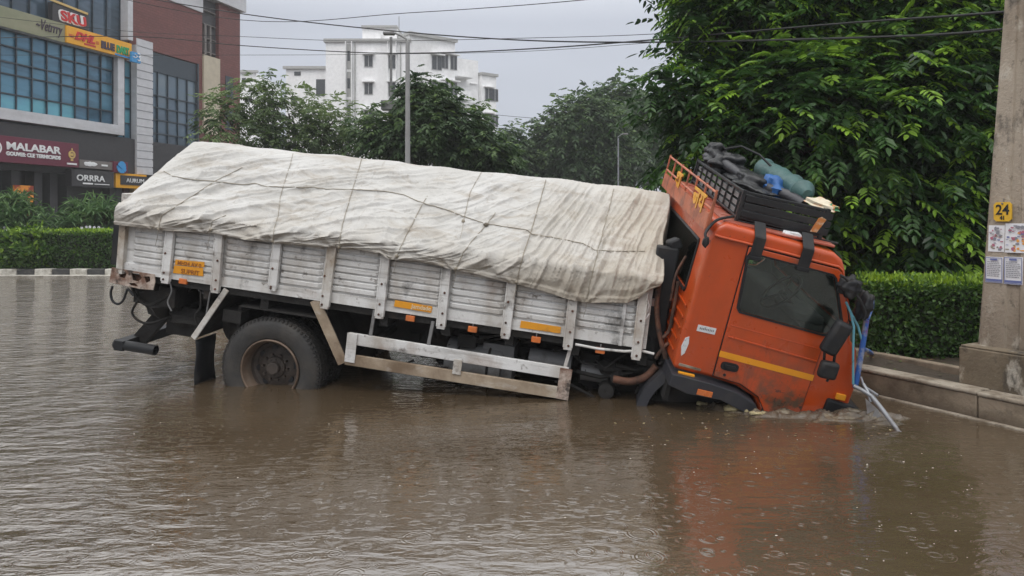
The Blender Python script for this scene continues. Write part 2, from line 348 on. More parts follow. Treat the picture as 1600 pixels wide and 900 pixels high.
def wetline(m, z0, z1, col, am=.8):
    t = m.node_tree; N, L, P = t.nodes, t.links, t.nodes['Principled BSDF']; src = P.inputs['Base Color'].links[0].from_socket
    tx = N.new('ShaderNodeTexCoord'); sp = N.new('ShaderNodeSeparateXYZ'); L.new(tx.outputs['Object'], sp.inputs[0]); v = coords(N, L)
    k = math_(N, L, 'ADD', sp.outputs['Z'], math_(N, L, 'MULTIPLY', noise(N, L, v, 5, 6), z1*.9)); L.new(mix(N, L, ramp(N, L, k, z1*1.5, z0+z1*.4, 0, am), src, col), P.inputs['Base Color'])
wetline(m_kerb, 0, .10, (.07,.052,.035))
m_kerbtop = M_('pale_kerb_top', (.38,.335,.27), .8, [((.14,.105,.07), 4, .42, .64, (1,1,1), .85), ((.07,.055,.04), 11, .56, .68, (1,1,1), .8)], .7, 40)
m_kw = M_('white_kerb_paint', (.52,.50,.45), .7, [((.15,.13,.1), 4, .45, .65, (1,1,1), .8)])
m_kb = M_('black_kerb_paint', (.035,.035,.035), .7, [((.12,.11,.09), 6, .5, .7, (1,1,1), .6)])

g = MB().box((-900,-300,-.75), (900,1500,-.7)).build('ground', m_asph); tag(g, kind='structure')
w = MB(); w.add([(-160,-40,0),(160,-40,0),(160,34,0),(-160,34,0)], [(0,1,2,3)]); w = w.build('water', m_water); tag(w, kind='structure')
# far land behind the flood (left median and everything beyond)
MB().box((-900,21.75,-.6), (900,1500,.14)).build('ground', m_land)['kind'] = 'structure'
# right verge: kerb line from near right to behind the truck
K0 = Vector((4.9,4.0,0)); Kd = (onwater(1400,625) - onwater(1600,672)); Kd.z = 0; Kd.normalize(); Kn = Vector((Kd.y,-Kd.x,0))   # Kn points inland
K0 = onwater(1600,672) - Kd*2.2; KL = (21.75-K0.y)/Kd.y
KT = Matrix.Translation(K0) @ Matrix((Kd, -Kn, Vector((0,0,1)))).transposed().to_4x4()  # local x along kerb away, y toward water
def kp(x, y, z): return KT @ Vector((x, -y, z))        # y inland
kb = MB(); x = 0; kr = random.Random(3); ktop = .225
while x < KL:
    l = 1.28; dz = kr.uniform(-.006,.006); dy = kr.uniform(-.008,.008)
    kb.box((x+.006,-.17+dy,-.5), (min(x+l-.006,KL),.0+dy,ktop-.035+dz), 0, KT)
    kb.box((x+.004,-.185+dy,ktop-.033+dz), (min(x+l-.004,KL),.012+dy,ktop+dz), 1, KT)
    x += l
kb.build('kerb', [m_kerb, m_kerbtop], bevel=.012)['kind'] = 'structure'
lg = MB(); lg.box((0,.0,-.3), (KL,.055,.012), 0, KT); lg = lg.build('kerb', m_kerbtop, bevel=.004); lg['kind'] = 'structure'
vs = [kp(0,.19,.17), kp(KL,.19,.17), kp(KL,26,.17), kp(0,26,.17)]
sg = MB(); nx, ny = 60, 60
vs = []; fs = []
for i in range(nx+1):
    for j in range(ny+1):
        yy = .165 + 24*(j/ny)**2.6; xx = KL*i/nx
        vs.append(kp(xx, yy, .17 + .02*math.sin(xx*5+yy*9) + .012*math.sin(xx*17)*math.sin(yy*23)))
fs = [(i*(ny+1)+j, (i+1)*(ny+1)+j, (i+1)*(ny+1)+j+1, i*(ny+1)+j+1) for i in range(nx) for j in range(ny)]
sg.add(vs, fs).build('soil', m_soil, smooth=60, fixn=True)['kind'] = 'structure'
ik = MB(); ik.box((0,-.92,.0), (KL,-.82,.225), 0, KT); ik.build('kerb', m_kerb, bevel=.012)['kind'] = 'structure'
# striped kerb at the end of the left median
lk = MB(); x = -16.6; i = 0
while x < -4.0:
    lk.box((x,21.5,-.4), (x+.49,21.78,.175), i % 2); x += .5; i += 1
lk.build('kerb', [m_kw, m_kb], bevel=.02)['kind'] = 'structure'
el = MB(); el.box((-17,21.15,-.3), (-4,21.5,.012)); el.build('kerb', m_kw)['kind'] = 'structure'

# ------------------------------------------------------------------ the truck: chassis frame and (twisted) cab frame
BED = Frame(rot(9, 7, 3), (-2.335, 7.25, .184))          # origin: near rear hub, x forward, y away, z up
CAB = Frame(rot(-1.5, 12.7, 13), (1.6385, 6.08, 1.4957)) # origin: near rear roof corner
truck = empty('cargo_truck', T=BED.T)
tag(truck, 'orange and white cargo truck sunk nose down in the flooded road', 'truck')
CL = BED.I @ CAB.T
def B(px, py, y=0): q = BED.loc(px, py, y); return q.x, q.z
def C_(px, py, y=0): q = CAB.loc(px, py, y); return q.x, q.z
def bpart(name, mb, mats, **k): return mb.build(name, mats, truck, **k)
def cpart(name, mb, mats, parent=None, **k):
    return mb.build(name, mats, parent or truck, T=(None if parent else CL), **k)
X0, X1 = -1.66, 3.50; BZ, TZ = .735, 1.33; WID = 2.3
# --- bed
def corrugated(mb, xa, xb, y, z0, z1, n, sgn=-1, m=0):
    # frame plate with pressed ribs between xa and xb; ribs stand out towards -y
    hp = (z1-z0)/n; prof = []
    for k in range(n):
        a = z0+k*hp; prof += [(0, a+.004), (0, a+hp*.20), (-.022, a+hp*.34), (-.024, a+hp*.92)]
    prof.append((0, z1))
    vs = []; xs = [xa, xa+.03, xb-.03, xb]
    for i, xx in enumerate(xs):
        for yy, zz in prof: vs.append((xx, y+(yy if 0 < i < 3 else 0), zz))
    k = len(prof); fs = [(i*k+j, (i+1)*k+j, (i+1)*k+j+1, i*k+j+1) for i in range(3) for j in range(k-1)]
    mb.add(vs, fs, m)
posts = [B(264,400)[0], B(345,410)[0], B(431,415)[0], B(511,432)[0], B(599,450)[0], B(696,468)[0], B(794,485)[0], B(893,505)[0], B(1000,510)[0]]
pbot = [B(258,441)[1], B(336,456)[1], B(421,452)[1], B(503,480)[1], B(593,496)[1], B(689,512)[1], B(788,527)[1], B(889,545)[1], B(991,560)[1]]
sp = MB(); xs_ = [X0+.10] + posts + [X1]
for i in range(len(xs_)-1):
    a, b = xs_[i]+.045, xs_[i+1]-.045
    if b-a > .08: corrugated(sp, a, b, .0, BZ+.10, TZ, 8)
sp.box((X0, .002, BZ+.05), (X1, .05, TZ))
sp.box((X0, -.022, BZ), (X1, .03, BZ+.095))
bpart('side_panel', sp, [m_white, m_white2], smooth=30)
fp = MB(); fp.box((X0, WID-.04, BZ), (X1, WID, TZ)); bpart('side_panel', fp, m_white)
for i, (xx, zb) in enumerate(zip(posts, pbot)):
    s = MB(); w2 = .038; T = Matrix.Translation((xx, 0, 0)) @ Matrix.Rotation(math.radians([1.2,-.6,.8,2.0,.3,-.4,.6,-.5,-.3][i]), 4, 'Y')
    s.box((-w2, -.062, zb), (w2, -.024, TZ+.02), 0, T)
    s.box((-w2-.006, -.066, zb+.02), (-w2+.010, -.02, TZ+.02), 0, T)
    s.box((w2-.010, -.066, zb+.02), (w2+.006, -.02, TZ+.02), 0, T)
    for zz in (zb+.04, BZ+.06, BZ+.25):
        s.lathe([(.0,-.011),(.010,-.010),(.012,0)], (xx, -.062, zz), 8, 1)
    bpart('stake', s, [m_white2 if i in (3, 8) else m_white, m_rust], bevel=.004)
# front end pillar doubled, rear pillar
s = MB(); s.box((X0-.0, -.05, BZ-.02), (X0+.07, .03, TZ)); bpart('stake', s, m_white2, bevel=.004)
s = MB(); fx = B(978,470)[0]; s.box((fx-.02, -.045, BZ), (fx+.012, .01, TZ)); bpart('stake', s, m_white, bevel=.003)
# bulkhead, tailgate, floor
s = MB(); s.box((X1-.05, .0, BZ), (X1, WID, 1.33)); s.box((X1, .1, 1.1), (X1+.03, WID-.1, 1.16)); bpart('bulkhead', s, m_white2, bevel=.004)
s = MB(); s.box((X0-.05, .02, BZ-.12), (X0, WID-.02, 1.5)); s.box((X0-.075,-.03,BZ+.06),(X0-.005,.03,TZ-.02),1); bpart('tailgate', s, [m_white, m_black], bevel=.004)
s = MB(); s.box((X0, .01, BZ-.07), (X1, WID-.01, BZ-.004))
for i in range(9): s.box((X0+.3+i*.6, .03, BZ-.16), (X0+.38+i*.6, WID-.03, BZ-.07))
bpart('bed_floor', s, m_chassis)
# chassis
s = MB()
for y in (.68, 1.52):
    s.box((X0-.02, y, .30), (4.5, y+.09, .52)); s.box((X0, y-.04, .52), (3.4, y+.13, BZ-.16))
for xx in (-1.5,-.9,.8,1.5,2.3,3.1,3.9): s.box((xx, .7, .33), (xx+.12, 1.6, .47))
s.box((.9, 2.12, .0), (3.3, 2.2, .66)); s.box((.72,1.0,.16),(3.4,1.2,.42))  # added unseen far-side panel and filler, blocking bright water to keep the underside dark
bpart('chassis', s, m_chassis, bevel=.006)
s = MB(); s.tube([(0,-.0+.3,0),(0,2.0,0)], .075, 12); s.blob((0,1.12,0), (.24,.2,.24), 0, 8)
s.tube([(0,1.15,0),(1.5,1.15,.25),(3.4,1.15,.25)], .05, 10); bpart('axle', s, m_chassis, smooth=40)
for y in (.58, 1.62):
    s = MB()
    for k in range(7):
        l = .72-.08*k; pts = [(q*l, y, .31-.045*k-.10*(1-q*q)*1) for q in (-1,-.6,-.2,.2,.6,1)]
        for a, b in zip(pts[:-1], pts[1:]): s.bar(a, b, .075, .016)
    bpart('leaf_spring', s, m_chassis)
# --- wheels
def wheel(name, c, R=.515, wd=.27, dish=.15, label=None):
    """tyre, rim and hub; centre of the outer face at c"""
    cx, cy, cz = c; t = MB()
    t.lathe([(R*.56, .045), (R*.60, .006), (R*.68, -.010), (R*.80, -.016), (R*.90, -.004), (R*.955, .022), (R*.985, .050)], c, 72, 0)
    t.lathe([(R*.985, .05), (R*.985, wd-.05), (R*.93, wd), (R*.6, wd), (R*.56, wd-.04)], c, 72, 1)
    for i in range(60):     # tread blocks, staggered
        for row, (ya, yb) in enumerate(((.035,.095), (.105,.16), (.17,.235))):
            a = 2*math.pi*(i+.5*(row % 2))/60
            T = Matrix.Translation(c) @ Matrix.Rotation(-a, 4, 'Y')
            t.box((R*.97, ya, -.020), (R*.996, yb, .020), 1, T)
    for i in range(72):
        a = 2*math.pi*i/72; T = Matrix.Translation(c) @ Matrix.Rotation(-a, 4, 'Y')
        t.box((R*.925, .006, -.008), (R*.975, .04, .008), 1, T)
    wh = empty(name); wh.parent = truck
    if label: wh['label'] = label
    t.build('tyre', [m_tyre, m_tread], wh, smooth=40)
    r = MB(); r.lathe([(R*.575, .02), (R*.585, -.002), (R*.565, -.012), (R*.545, -.004), (R*.535, .02), (R*.52, .05), (R*.505, .07), (R*.495, dish*.8)], c, 64, 0)
    r.lathe([(R*.495, dish*.8), (R*.47, dish), (R*.40, dish+.012), (R*.30, dish-.01), (R*.22, dish-.015), (R*.0, dish-.015)], c, 64, 2)
    for i in range(8):
        a = 2*math.pi*i/8+.2; r.lathe([(.0,-.004),(.032,-.004),(.036,.01)], (cx+R*.36*math.cos(a), cy+dish+.004, cz+R*.36*math.sin(a)), 12, 1)
    r.build('rim', [m_rim, m_black, m_hub], wh, smooth=40)
    h = MB(); h.lathe([(.0,-.085),(.052,-.085),(.060,-.078),(.062,-.035),(.098,-.03),(.103,-.02),(.105,.0),(.125,.004)], (cx, cy+dish-.01, cz), 32, 0)
    for i in range(10):
        a = 2*math.pi*i/10
        h.lathe([(.0,-.04),(.013,-.04),(.014,0)], (cx+.128*math.cos(a), cy+dish-.01, cz+.128*math.sin(a)), 6, 0)
        h.lathe([(.0,-.012),(.010,-.010),(.010,0)], (cx+.08*math.cos(a+.3), cy+dish-.04, cz+.08*math.sin(a+.3)), 6, 0)
    h.build('hub', m_hub, wh, smooth=30)
    return wh
wheel('wheel', (0, .015, -.015)); wheel('wheel', (0, .33, -.015), dish=.05); wheel('wheel', (0, 1.72, -.015), dish=.05); wheel('wheel', (0, 2.02, -.015), dish=.05)
# front wheels, mostly under water
wheel('wheel', (4.02, .10, -.02)); wheel('wheel', (4.02, 1.85, -.02), dish=.06)
# --- rear mudguards, flaps, brackets
def plate(mb, q, th, m=0):
    q = [Vector(p) for p in q]; n = (q[1]-q[0]).cross(q[3]-q[0]).normalized()*th
    mb.add(q+[p+n for p in q], [(0,1,2,3),(7,6,5,4),(0,4,5,1),(1,5,6,2),(2,6,7,3),(3,7,4,0)], m)
def P3(px, py, y): q = BED.loc(px, py, y); return Vector(q)
s = MB(); a = P3(355,452,.0); b = P3(303,528,.0)
plate(s, [a, b, b+Vector((0,.62,0)), a+Vector((0,.62,0))], .012, 1); s.bar(a+Vector((0,-.01,0)), b+Vector((0,-.01,0)), .022, .055, 0, up=(1,0,.3))
bpart('mudguard', s, [m_white2, m_chassis], bevel=.003)
s = MB(); a = P3(488,468,.0); b = P3(533,567,.0)
plate(s, [a, b, b+Vector((0,.62,0)), a+Vector((0,.62,0))], .012, 1); s.bar(a+Vector((.028,-.006,0)), b+Vector((.022,-.006,0)), .02, .10, 0, up=(1,0,.3))
bpart('mudguard', s, [m_white_mud, m_chassis], bevel=.003)
s = MB(); a = P3(302,530,.06); n_ = 8
vs = []
for i in range(n_+1):
    for y in (.04,.15,.26,.38): g_ = BED.M.transposed() @ Vector((0,0,-.46*i/n_)); vs.append((a.x+.03+.012*math.sin(i*.7+y*4)+g_.x, y+g_.y, a.z+g_.z))
s.add(vs, [(i*4+j, i*4+j+1, (i+1)*4+j+1, (i+1)*4+j) for i in range(n_) for j in range(3)])
f_ = bpart('mudflap', s, m_black, smooth=60); q = f_.modifiers.new('thick', 'SOLIDIFY'); q.thickness = .012
s = MB(); s.box((-.35,.0,.56),(.45,.6,.575)); s.box((-.42,.1,.1),(-.39,.6,.55)); s.box((-.55,.05,.38),(-.36,.5,.5)); bpart('mudguard_bracket', s, m_chassis)
# --- torn rusty rear corner, bumper tube, hanging hose
s = MB(); hx, hz = B(178,437); poly = [B(*p) for p in ((180,417),(246,428),(247,440),(244,452),(222,450),(205,446),(176,440))]
holes = [[B(*p) for p in h] for h in (((190,421),(197,420),(203,427),(200,434),(192,432)), ((210,426),(222,426),(227,433),(221,439),(212,437)), ((230,431),(239,431),(240,438),(233,441)), ((206,441),(216,441),(222,447),(209,445)))]
s.prism(poly, -.05, -.038, 0, holes); s.box((X0-.05,.0,.60),(X0+.33,.5,.72),1)
bpart('corner_bracket', s, [m_rustw, m_rust], fixn=True)
s = MB(); zz = .12; a = P3(180,537,.05); b = P3(262,536,.05)
s.lathe([(.0,0),(.03,0),(.03,-.0),(.048,0),(.05,.01),(.05,.45)], (a.x, .05, a.z), 16, 0, 'x')
s.box((a.x+.02,.0,a.z-.05),(a.x+.12,2.2,a.z+.05)); bpart('rear_bumper', s, m_black, bevel=.005, smooth=40)
s = MB()
s.bar((a.x+.10,.3,a.z), (a.x+.55,.35,.62), .09, .14); s.bar((a.x+.1,1.9,a.z),(a.x+.5,1.9,.62),.09,.14)
s.box((-1.55,.10,.42),(-1.1,.55,.62)); s.blob((-1.32,.3,.40),(.20,.18,.14),0,8,3); s.blob((-1.05,.35,.30),(.26,.2,.10),0,8,5); s.box((-1.3,.3,.1),(-1.0,.45,.4))
s.tube(sm([(-1.55,.05,.62),(-1.50,.06,.5),(-1.38,.08,.42),(-1.25,.1,.48),(-1.1,.12,.6)]), .018, 8); s.blob((-.55,.30,.30),(.12,.1,.16),0,8,7)
s.tube(sm([(-1.5,.1,.45),(-1.55,.1,.30),(-1.4,.12,.22),(-1.2,.2,.3)]), .012, 6); s.tube(sm([(-.8,.03,.7),(-.78,.03,.5),(-.83,.03,.40),(-.8,.05,.3)]), .009, 6)
bpart('rear_frame', s, m_chassis, smooth=40)
s = MB(); s.tube(sm([P3(*p, -.03) for p in ((176,447),(173,458),(176,470),(184,475),(192,470),(197,458),(200,452),(209,462))]), .012, 8); bpart('hose', s, m_black, smooth=60)
for ps_, y_, r_w in ((((265,440),(268,455),(262,472),(268,486)),-.02,.007), (((310,452),(318,458),(330,458),(340,455)),.05,.010), (((330,450),(326,470),(322,495)),.02,.008)):
    bpart('wire', MB().tube(sm([P3(*p, y_) for p in ps_]), r_w, 6), m_grey, smooth=60)
# --- side underrun guard
def strip(mb, pa, pb, h, y0=-.02, y1=.015, m=0):   # pa,pb upper edge pixels
    a, b = B(*pa), B(*pb); mb.add([(a[0],y0,a[1]),(b[0],y0,b[1]),(b[0],y0,b[1]-h),(a[0],y0,a[1]-h),(a[0],y1,a[1]),(b[0],y1,b[1]),(b[0],y1,b[1]-h),(a[0],y1,a[1]-h)],
        [(0,3,2,1),(4,5,6,7),(0,1,5,4),(1,2,6,5),(2,3,7,6),(3,0,4,7)], m)
s = MB(); strip(s, (546,519), (889,574), .108); bpart('guard_rail', s, m_white, bevel=.004)
s = MB(); strip(s, (541,552), (885,606), .105); bpart('guard_rail', s, m_white_mud, bevel=.004)
for (pa, pb, w2, mt) in (((551,521),(546,566),.05,m_white),((885,576),(878,624),.055,m_rustw),((716,562),(713,585),.045,m_white2)):
    s = MB(); a, b = P3(*pa,-.028), P3(*pb,-.028); s.bar(a, b, w2*2 if w2 > .045 else .08, .012, 0, up=(0,1,0)); bpart('guard_upright', s, mt, bevel=.003)
for pa, pb in (((586,484),(579,524)),((677,502),(669,541)),((891,545),(881,580))):
    s = MB(); s.bar(P3(*pa,.0), P3(*pb,.0), .032, .022, 0, up=(0,1,0)); bpart('guard_hanger', s, m_grey if pa[0] < 800 else m_white, bevel=.003)
for xx in (1.0, 2.4):
    s = MB(); s.bar((xx,.02,.4),(xx,.7,.42),.04,.05); bpart('guard_hanger', s, m_chassis)
# tanks and machinery below the bed
s = MB(); tx0, tx1 = B(690,520)[0], B(830,550)[0]
s.tube([(tx0,.42,.27),(tx1-.3,.42,.27)], .21, 20); bpart('fuel_tank', s, m_grey, smooth=40)
s = MB()
for xx in (tx0+.12, tx0+.42): s.tube([(xx,.42+.215*math.cos(a),.27+.215*math.sin(a)) for a in np.linspace(1.2,5.6,14)], .012, 6)
s.tube([(tx0+.25,.3,.46),(tx0+.25,.3,.53)], .03, 10); bpart('tank_strap', s, m_chassis)
s = MB(); s.tube([(2.45,.35,.40),(2.85,.35,.40)], .11, 16); s.tube([(2.95,.3,.38),(3.2,.3,.38)], .09, 14); s.box((2.0,.3,.15),(2.3,.6,.5)); bpart('air_tank', s, m_grey, smooth=40)
s = MB(); r_ = random.Random(5)
for i in range(46):
    xx = r_.uniform(.75,3.5); y = r_.uniform(.15,.6); z = r_.uniform(.2,.62)
    k = r_.random()
    if k < .5: s.tube([(xx,y,z),(xx+r_.uniform(-.2,.3),y+r_.uniform(-.1,.1),z+r_.uniform(-.05,.05)),(xx+r_.uniform(.2,.5),y,z+r_.uniform(-.1,.1))], r_.uniform(.008,.02), 6)
    elif k < .8: s.box((xx,y,z),(xx+r_.uniform(.05,.18),y+.1,z+r_.uniform(.04,.12)))
    else: s.blob((xx,y,z), r_.uniform(.04,.08), 0, 6, i)
bpart('pipework', s, m_chassis, smooth=40)
s = MB(); s.tube([P3(*p,-.03) for p in ((899,538),(935,545),(975,549),(1002,548),(1022,553))], .012, 8); bpart('side_rod', s, m_white, smooth=40)
# machinery behind the cab: intake stack, hoses, gearbox
s = MB(); a = P3(1044,385,.25); b = P3(1018,540,.25)
s.bar(b, a, .20, .17, 0, up=(0,1,0)); s.bar(a, a+Vector((.10,.02,.05)), .16, .10); s.lathe([(0,-.12),(.10,-.12),(.11,0),(.10,.10)], tuple(b), 16, 0, 'z')
bpart('air_intake', s, m_black, bevel=.02, smooth=40)
s = MB()
for k, (pts, rr) in enumerate(((((1000,505),(1006,500),(1014,478),(1012,468)), .010), (((1003,545),(1001,520),(1008,500),(1015,490)), .010))):
    s.tube([P3(*p,-.04) for p in pts], rr, 8)
bpart('grab_rail', s, m_white, smooth=40)
s = MB()
for i in range(26):
    px, py = r_.uniform(905,1060), r_.uniform(555,630)
    if py < 560+(px-905)*.12: py += 12
    if r_.random() < .5: s.blob(P3(px,py,r_.uniform(.2,.6)), (r_.uniform(.04,.13),.1,r_.uniform(.03,.09)), 0, 7, i)
    else:
        a = P3(px,py,r_.uniform(.1,.5)); s.tube([a, a+Vector((r_.uniform(.05,.25),.03,r_.uniform(-.1,.05))), a+Vector((r_.uniform(.1,.3),.0,r_.uniform(-.12,.12)))], r_.uniform(.012,.03), 7)
s.box((3.0,.5,.1),(4.0,1.7,.65)); s.box((3.3,.45,-.2),(4.9,1.7,.5))
bpart('engine', s, m_chassis, smooth=45)
s = MB(); s.tube(sm([P3(*p,.05) for p in ((958,592),(985,596),(1010,588),(1025,572))]), .034, 10); bpart('exhaust_pipe', s, m_rust, smooth=50)
s = MB(); s.lathe([(0,0),(.03,-.01),(.07,0),(.075,.1),(.07,.2)], tuple(P3(947,612,.1)), 18); bpart('filter', s, m_chassis, smooth=50)
s = MB()
for pts, rr in ((((1060,440),(1053,480),(1046,515),(1036,528)), .016), (((1030,440),(1026,480),(1030,520),(1040,560)), .022), (((1024,560),(1040,540),(1056,530),(1064,505)), .018), (((1072,400),(1056,430),(1048,470)), .012)):
    s.tube(sm([P3(*p,.0) for p in pts]), rr, 8)
bpart('hose', s, m_rust, smooth=50)
s = MB(); a = P3(1000,420,.15)
for i in range(14):
    px, py = r_.uniform(1012,1064), r_.uniform(430,570); s.blob(P3(px,py,r_.uniform(.2,.6)), (r_.uniform(.03,.09),.08,r_.uniform(.03,.09)), 0, 7, i+40)
s.box((3.62,.5,.5),(3.85,1.8,1.2)); bpart('cab_mount', s, m_chassis, smooth=45)
# front mudguard arc behind the wheel
def arc_guard(cx, cz, r0, r1, a0, a1, y0, y1, mats, name):
    s = MB(); k = 18; vs = []
    for i in range(k+1):
        a = math.radians(a0+(a1-a0)*i/k)
        for rr, y in ((r1,y0),(r1,y1),(r0,y1),(r0+.0,y0)): vs.append((cx+rr*math.cos(a), y, cz+rr*math.sin(a)))
    fs = [(i*4+j, i*4+(j+1)%4, (i+1)*4+(j+1)%4, (i+1)*4+j) for i in range(k) for j in range(4)]+[(0,3,2,1),(k*4,k*4+1,k*4+2,k*4+3)]
    s.add(vs, fs); return bpart(name, s, mats, fixn=True, smooth=40)
gc = B(1082,655); gx = B(1000,632)
R_ = abs(gx[0]-gc[0])+.04
arc_guard(gc[0], gc[1], R_-.085, R_, 98, 172, -.12, .42, m_flare, 'mudguard')
s = MB(); s.box((gc[0]-.12,-.10,gc[1]+R_-.07),(gc[0]+.05,.35,gc[1]+R_+.10)); s.blob((gc[0]-.08,-.02,gc[1]+R_+.06),(.14,.10,.09),0,8,3); bpart('mudguard_bracket', s, m_flare, bevel=.02)
# reflective tapes and markers on the bed side
def decal(name, corners, mt, y=-.026, th=.003, label=None):
    s = MB(); q = [B(*p) for p in corners]; s.add([(a,y,b) for a,b in q]+[(a,y+th,b) for a,b in q], [(0,1,2,3),(7,6,5,4),(0,4,5,1),(1,5,6,2),(2,6,7,3),(3,7,4,0)]); o = bpart(name, s, mt, fixn=True)
    if label: o['label'] = label
    return o
t1 = decal('reflective_tape', ((277,405),(322,409),(322,417),(276,413)), m_tape, -.030)
t2 = decal('reflective_tape', ((275,414),(320,418),(320,431),(273,426)), m_tape, -.030)
t3 = decal('reflective_tape', ((619,468),(677,478),(675,488),(617,478)), m_tape, -.030)
t4 = decal('reflective_tape', ((815,500),(877,510),(876,520),(813,511)), m_tape, -.030)
q = B(280,413); ang = Matrix.Rotation(0, 4, 'Y')
text('lettering', 'MH24 AV 0', m_tapetxt, t1, .052, Matrix.Translation((q[0],-.033,q[1]+.004)) @ UP, .001, 1.0, .001)
q = B(281,427); text('lettering', 'SUPRIT', m_tapetxt, t2, .062, Matrix.Translation((q[0]+.03,-.033,q[1]+.012)) @ UP, .001, 1.0, .001)
q = B(644,483); text('lettering', 'Jamdade', m_tapetxw, t3, .055, Matrix.Translation((q[0],-.033,q[1]+.016)) @ UP, .001, 1.0, .001)
for px, py in ((288,439),(642,497),(739,514),(838,530),(938,547)):
    s = MB(); a = B(px,py); s.box((a[0]-.042,-.03,a[1]-.026),(a[0]+.042,.0,a[1]+.026)); s.box((a[0]-.005,-.02,a[1]),(a[0]+.005,-.01,a[1]+.06),1); bpart('side_marker', s, [m_amber, m_grey], bevel=.006)

# ------------------------------------------------------------------ cab (built in the cab frame)
CW = 2.05
sil = [(-.03,-1.19),(-.035,-.05),(-.02,.06),(.05,.115),(.98,.075),(1.06,.03),(1.10,-.03),(1.25,-.39),(1.345,-.62),(1.42,-.68),(1.51,-1.0),(1.50,-1.75),(.80,-1.75),(.79,-1.39),(.70,-1.285),(.53,-1.225),(.3,-1.20)]
win = [(.315,-.075),(1.00,-.10),(1.035,-.125),(1.20,-.47),(1.20,-.52),(1.13,-.60),(1.08,-.61),(.375,-.575),(.345,-.54),(.30,-.12)]
def holed_shell():
    s = MB(); s.prism(sil, 0, CW, 0)
    bm = bmesh.new(); vs = [bm.verts.new(v) for v in s.v]
    for f in s.f:
        try: bm.faces.new([vs[i] for i in f])
        except ValueError: pass
    bmesh.ops.recalc_face_normals(bm, faces=bm.faces)
    bmesh.ops.dissolve_limit(bm, angle_limit=.01, verts=bm.verts, edges=bm.edges)
    ed = [e_ for e_ in bm.edges if len(e_.link_faces) == 2 and e_.calc_face_angle(0) > .6]
    bmesh.ops.bevel(bm, geom=ed, offset=.055, segments=5, profile=.5, affect='EDGES', clamp_overlap=True)
    me = bpy.data.meshes.new('cab'); bm.to_mesh(me); bm.free()
    o = bpy.data.objects.new('cab', me); COL.objects.link(o)
    me.materials.append(m_orange); me.materials.append(m_inner)
    q = o.modifiers.new('s', 'SOLIDIFY'); q.thickness = .03; q.offset = -1; q.material_offset = 1
    cuts = []
    def cutter(mb):
        c = mb.build('cut', m_seat, fixn=True); cuts.append(c)
        b = o.modifiers.new('b', 'BOOLEAN'); b.operation = 'DIFFERENCE'; b.object = c; b.solver = 'EXACT'
    cutter(MB().prism(win, -.3, .2)); cutter(MB().prism(win, CW-.2, CW+.3))
    cutter(MB().box((-.2,.30,-.56),(.1,1.75,-.13)))                       # rear window
    c = MB(); T = Matrix.Translation((1.2,0,-.30)) @ Matrix.Rotation(math.radians(-21), 4, 'Y')
    c.box((-.12,.14,-.25),(.3,CW-.14,.23),0,T); cutter(c)                # windscreen
    dg = bpy.context.evaluated_depsgraph_get(); me2 = bpy.data.meshes.new_from_object(o.evaluated_get(dg))
    for c in cuts: bpy.data.objects.remove(c)
    bpy.data.objects.remove(o); shade(me2, 32); me2.name = 'cab'
    q = bpy.data.objects.new('cab', me2); COL.objects.link(q); q.parent = truck; q.matrix_local = CL; return q
cab = holed_shell()
doorp = [(.285,-.025),(1.035,-.045),(1.075,-.07),(1.245,-.43),(1.245,-.52),(1.20,-.62),(1.115,-.665),(1.115,-1.70),(.835,-1.70),(.835,-1.40),(.735,-1.265),(.55,-1.185),(.315,-1.165)]
cx_, cz_ = .72, -.75
def scaled(p, k): return [(cx_+(a-cx_)*k, cz_+(b-cz_)*k) for a, b in p]
cpart('door_seal_shadow', MB().prism(scaled(doorp, 1.018), -.006, .004, 0, [scaled(win,.995)]), m_black, fixn=True)  # black strip: seal, plus the gap's shadow painted round the door
door = cpart('door', MB().prism(doorp, -.020, -.004, 0, [win]), m_orange_mud, bevel=.006, fixn=True, smooth=30)
s = MB(); s.bar((.33,-.022,-.80),(1.11,-.022,-.845),.012,.014); s.bar((.32,-.02,-.70),(1.11,-.02,-.735),.006,.008)
s.build('body_crease', m_orange, door, bevel=.004)
def ring(mb, poly, k, y0, y1, m=0): mb.prism(scaled_c(poly, k), y0, y1, m, [poly])
def scaled_c(p, k):
    a = sum(q[0] for q in p)/len(p); b = sum(q[1] for q in p)/len(p); return [(a+(x-a)*k, b+(z-b)*k) for x, z in p]
s = MB(); s.prism(scaled_c(win,1.035), -.026, -.016, 0, [scaled_c(win,.985)]); s.build('window_seal', m_black, door, fixn=True)
s = MB(); s.prism(scaled_c(win,1.0), -.012, -.008); s.build('window_glass', m_glass, door, fixn=True)
s = MB(); h = .052; s.add([(.305,-.0225,-.935),(1.125,-.0225,-.968),(1.125,-.0225,-.968-h),(.307,-.0225,-.935-h),(.305,-.019,-.935),(1.125,-.019,-.968),(1.125,-.019,-.968-h),(.307,-.019,-.935-h)], [(0,1,2,3),(7,6,5,4),(0,4,5,1),(1,5,6,2),(2,6,7,3),(3,7,4,0)]); s.build('stripe', m_stripe, door, fixn=True)
s = MB(); hpoly = [(.42+.075*math.copysign(abs(math.cos(a))**.5, math.cos(a)), -1.055+.036*math.copysign(abs(math.sin(a))**.6, math.sin(a))) for a in np.linspace(0,2*math.pi,25)[:-1]]
s.prism(hpoly, -.030, -.019); s.box((.375,-.043,-1.066),(.465,-.029,-1.04)); s.lathe([(0,-.028),(.012,-.027),(.014,-.018)],(.40,0,-1.135),12); s.build('handle', m_black, door, fixn=True, bevel=.004)
s = MB(); s.prism([(a,b) for a,b in win], CW-.022, CW-.016); cpart('window_glass', s, m_glassc, fixn=True)
s = MB(); s.box((-.024,.29,-.57),(-.019,1.76,-.12)); cpart('window_glass', s, m_glassc)
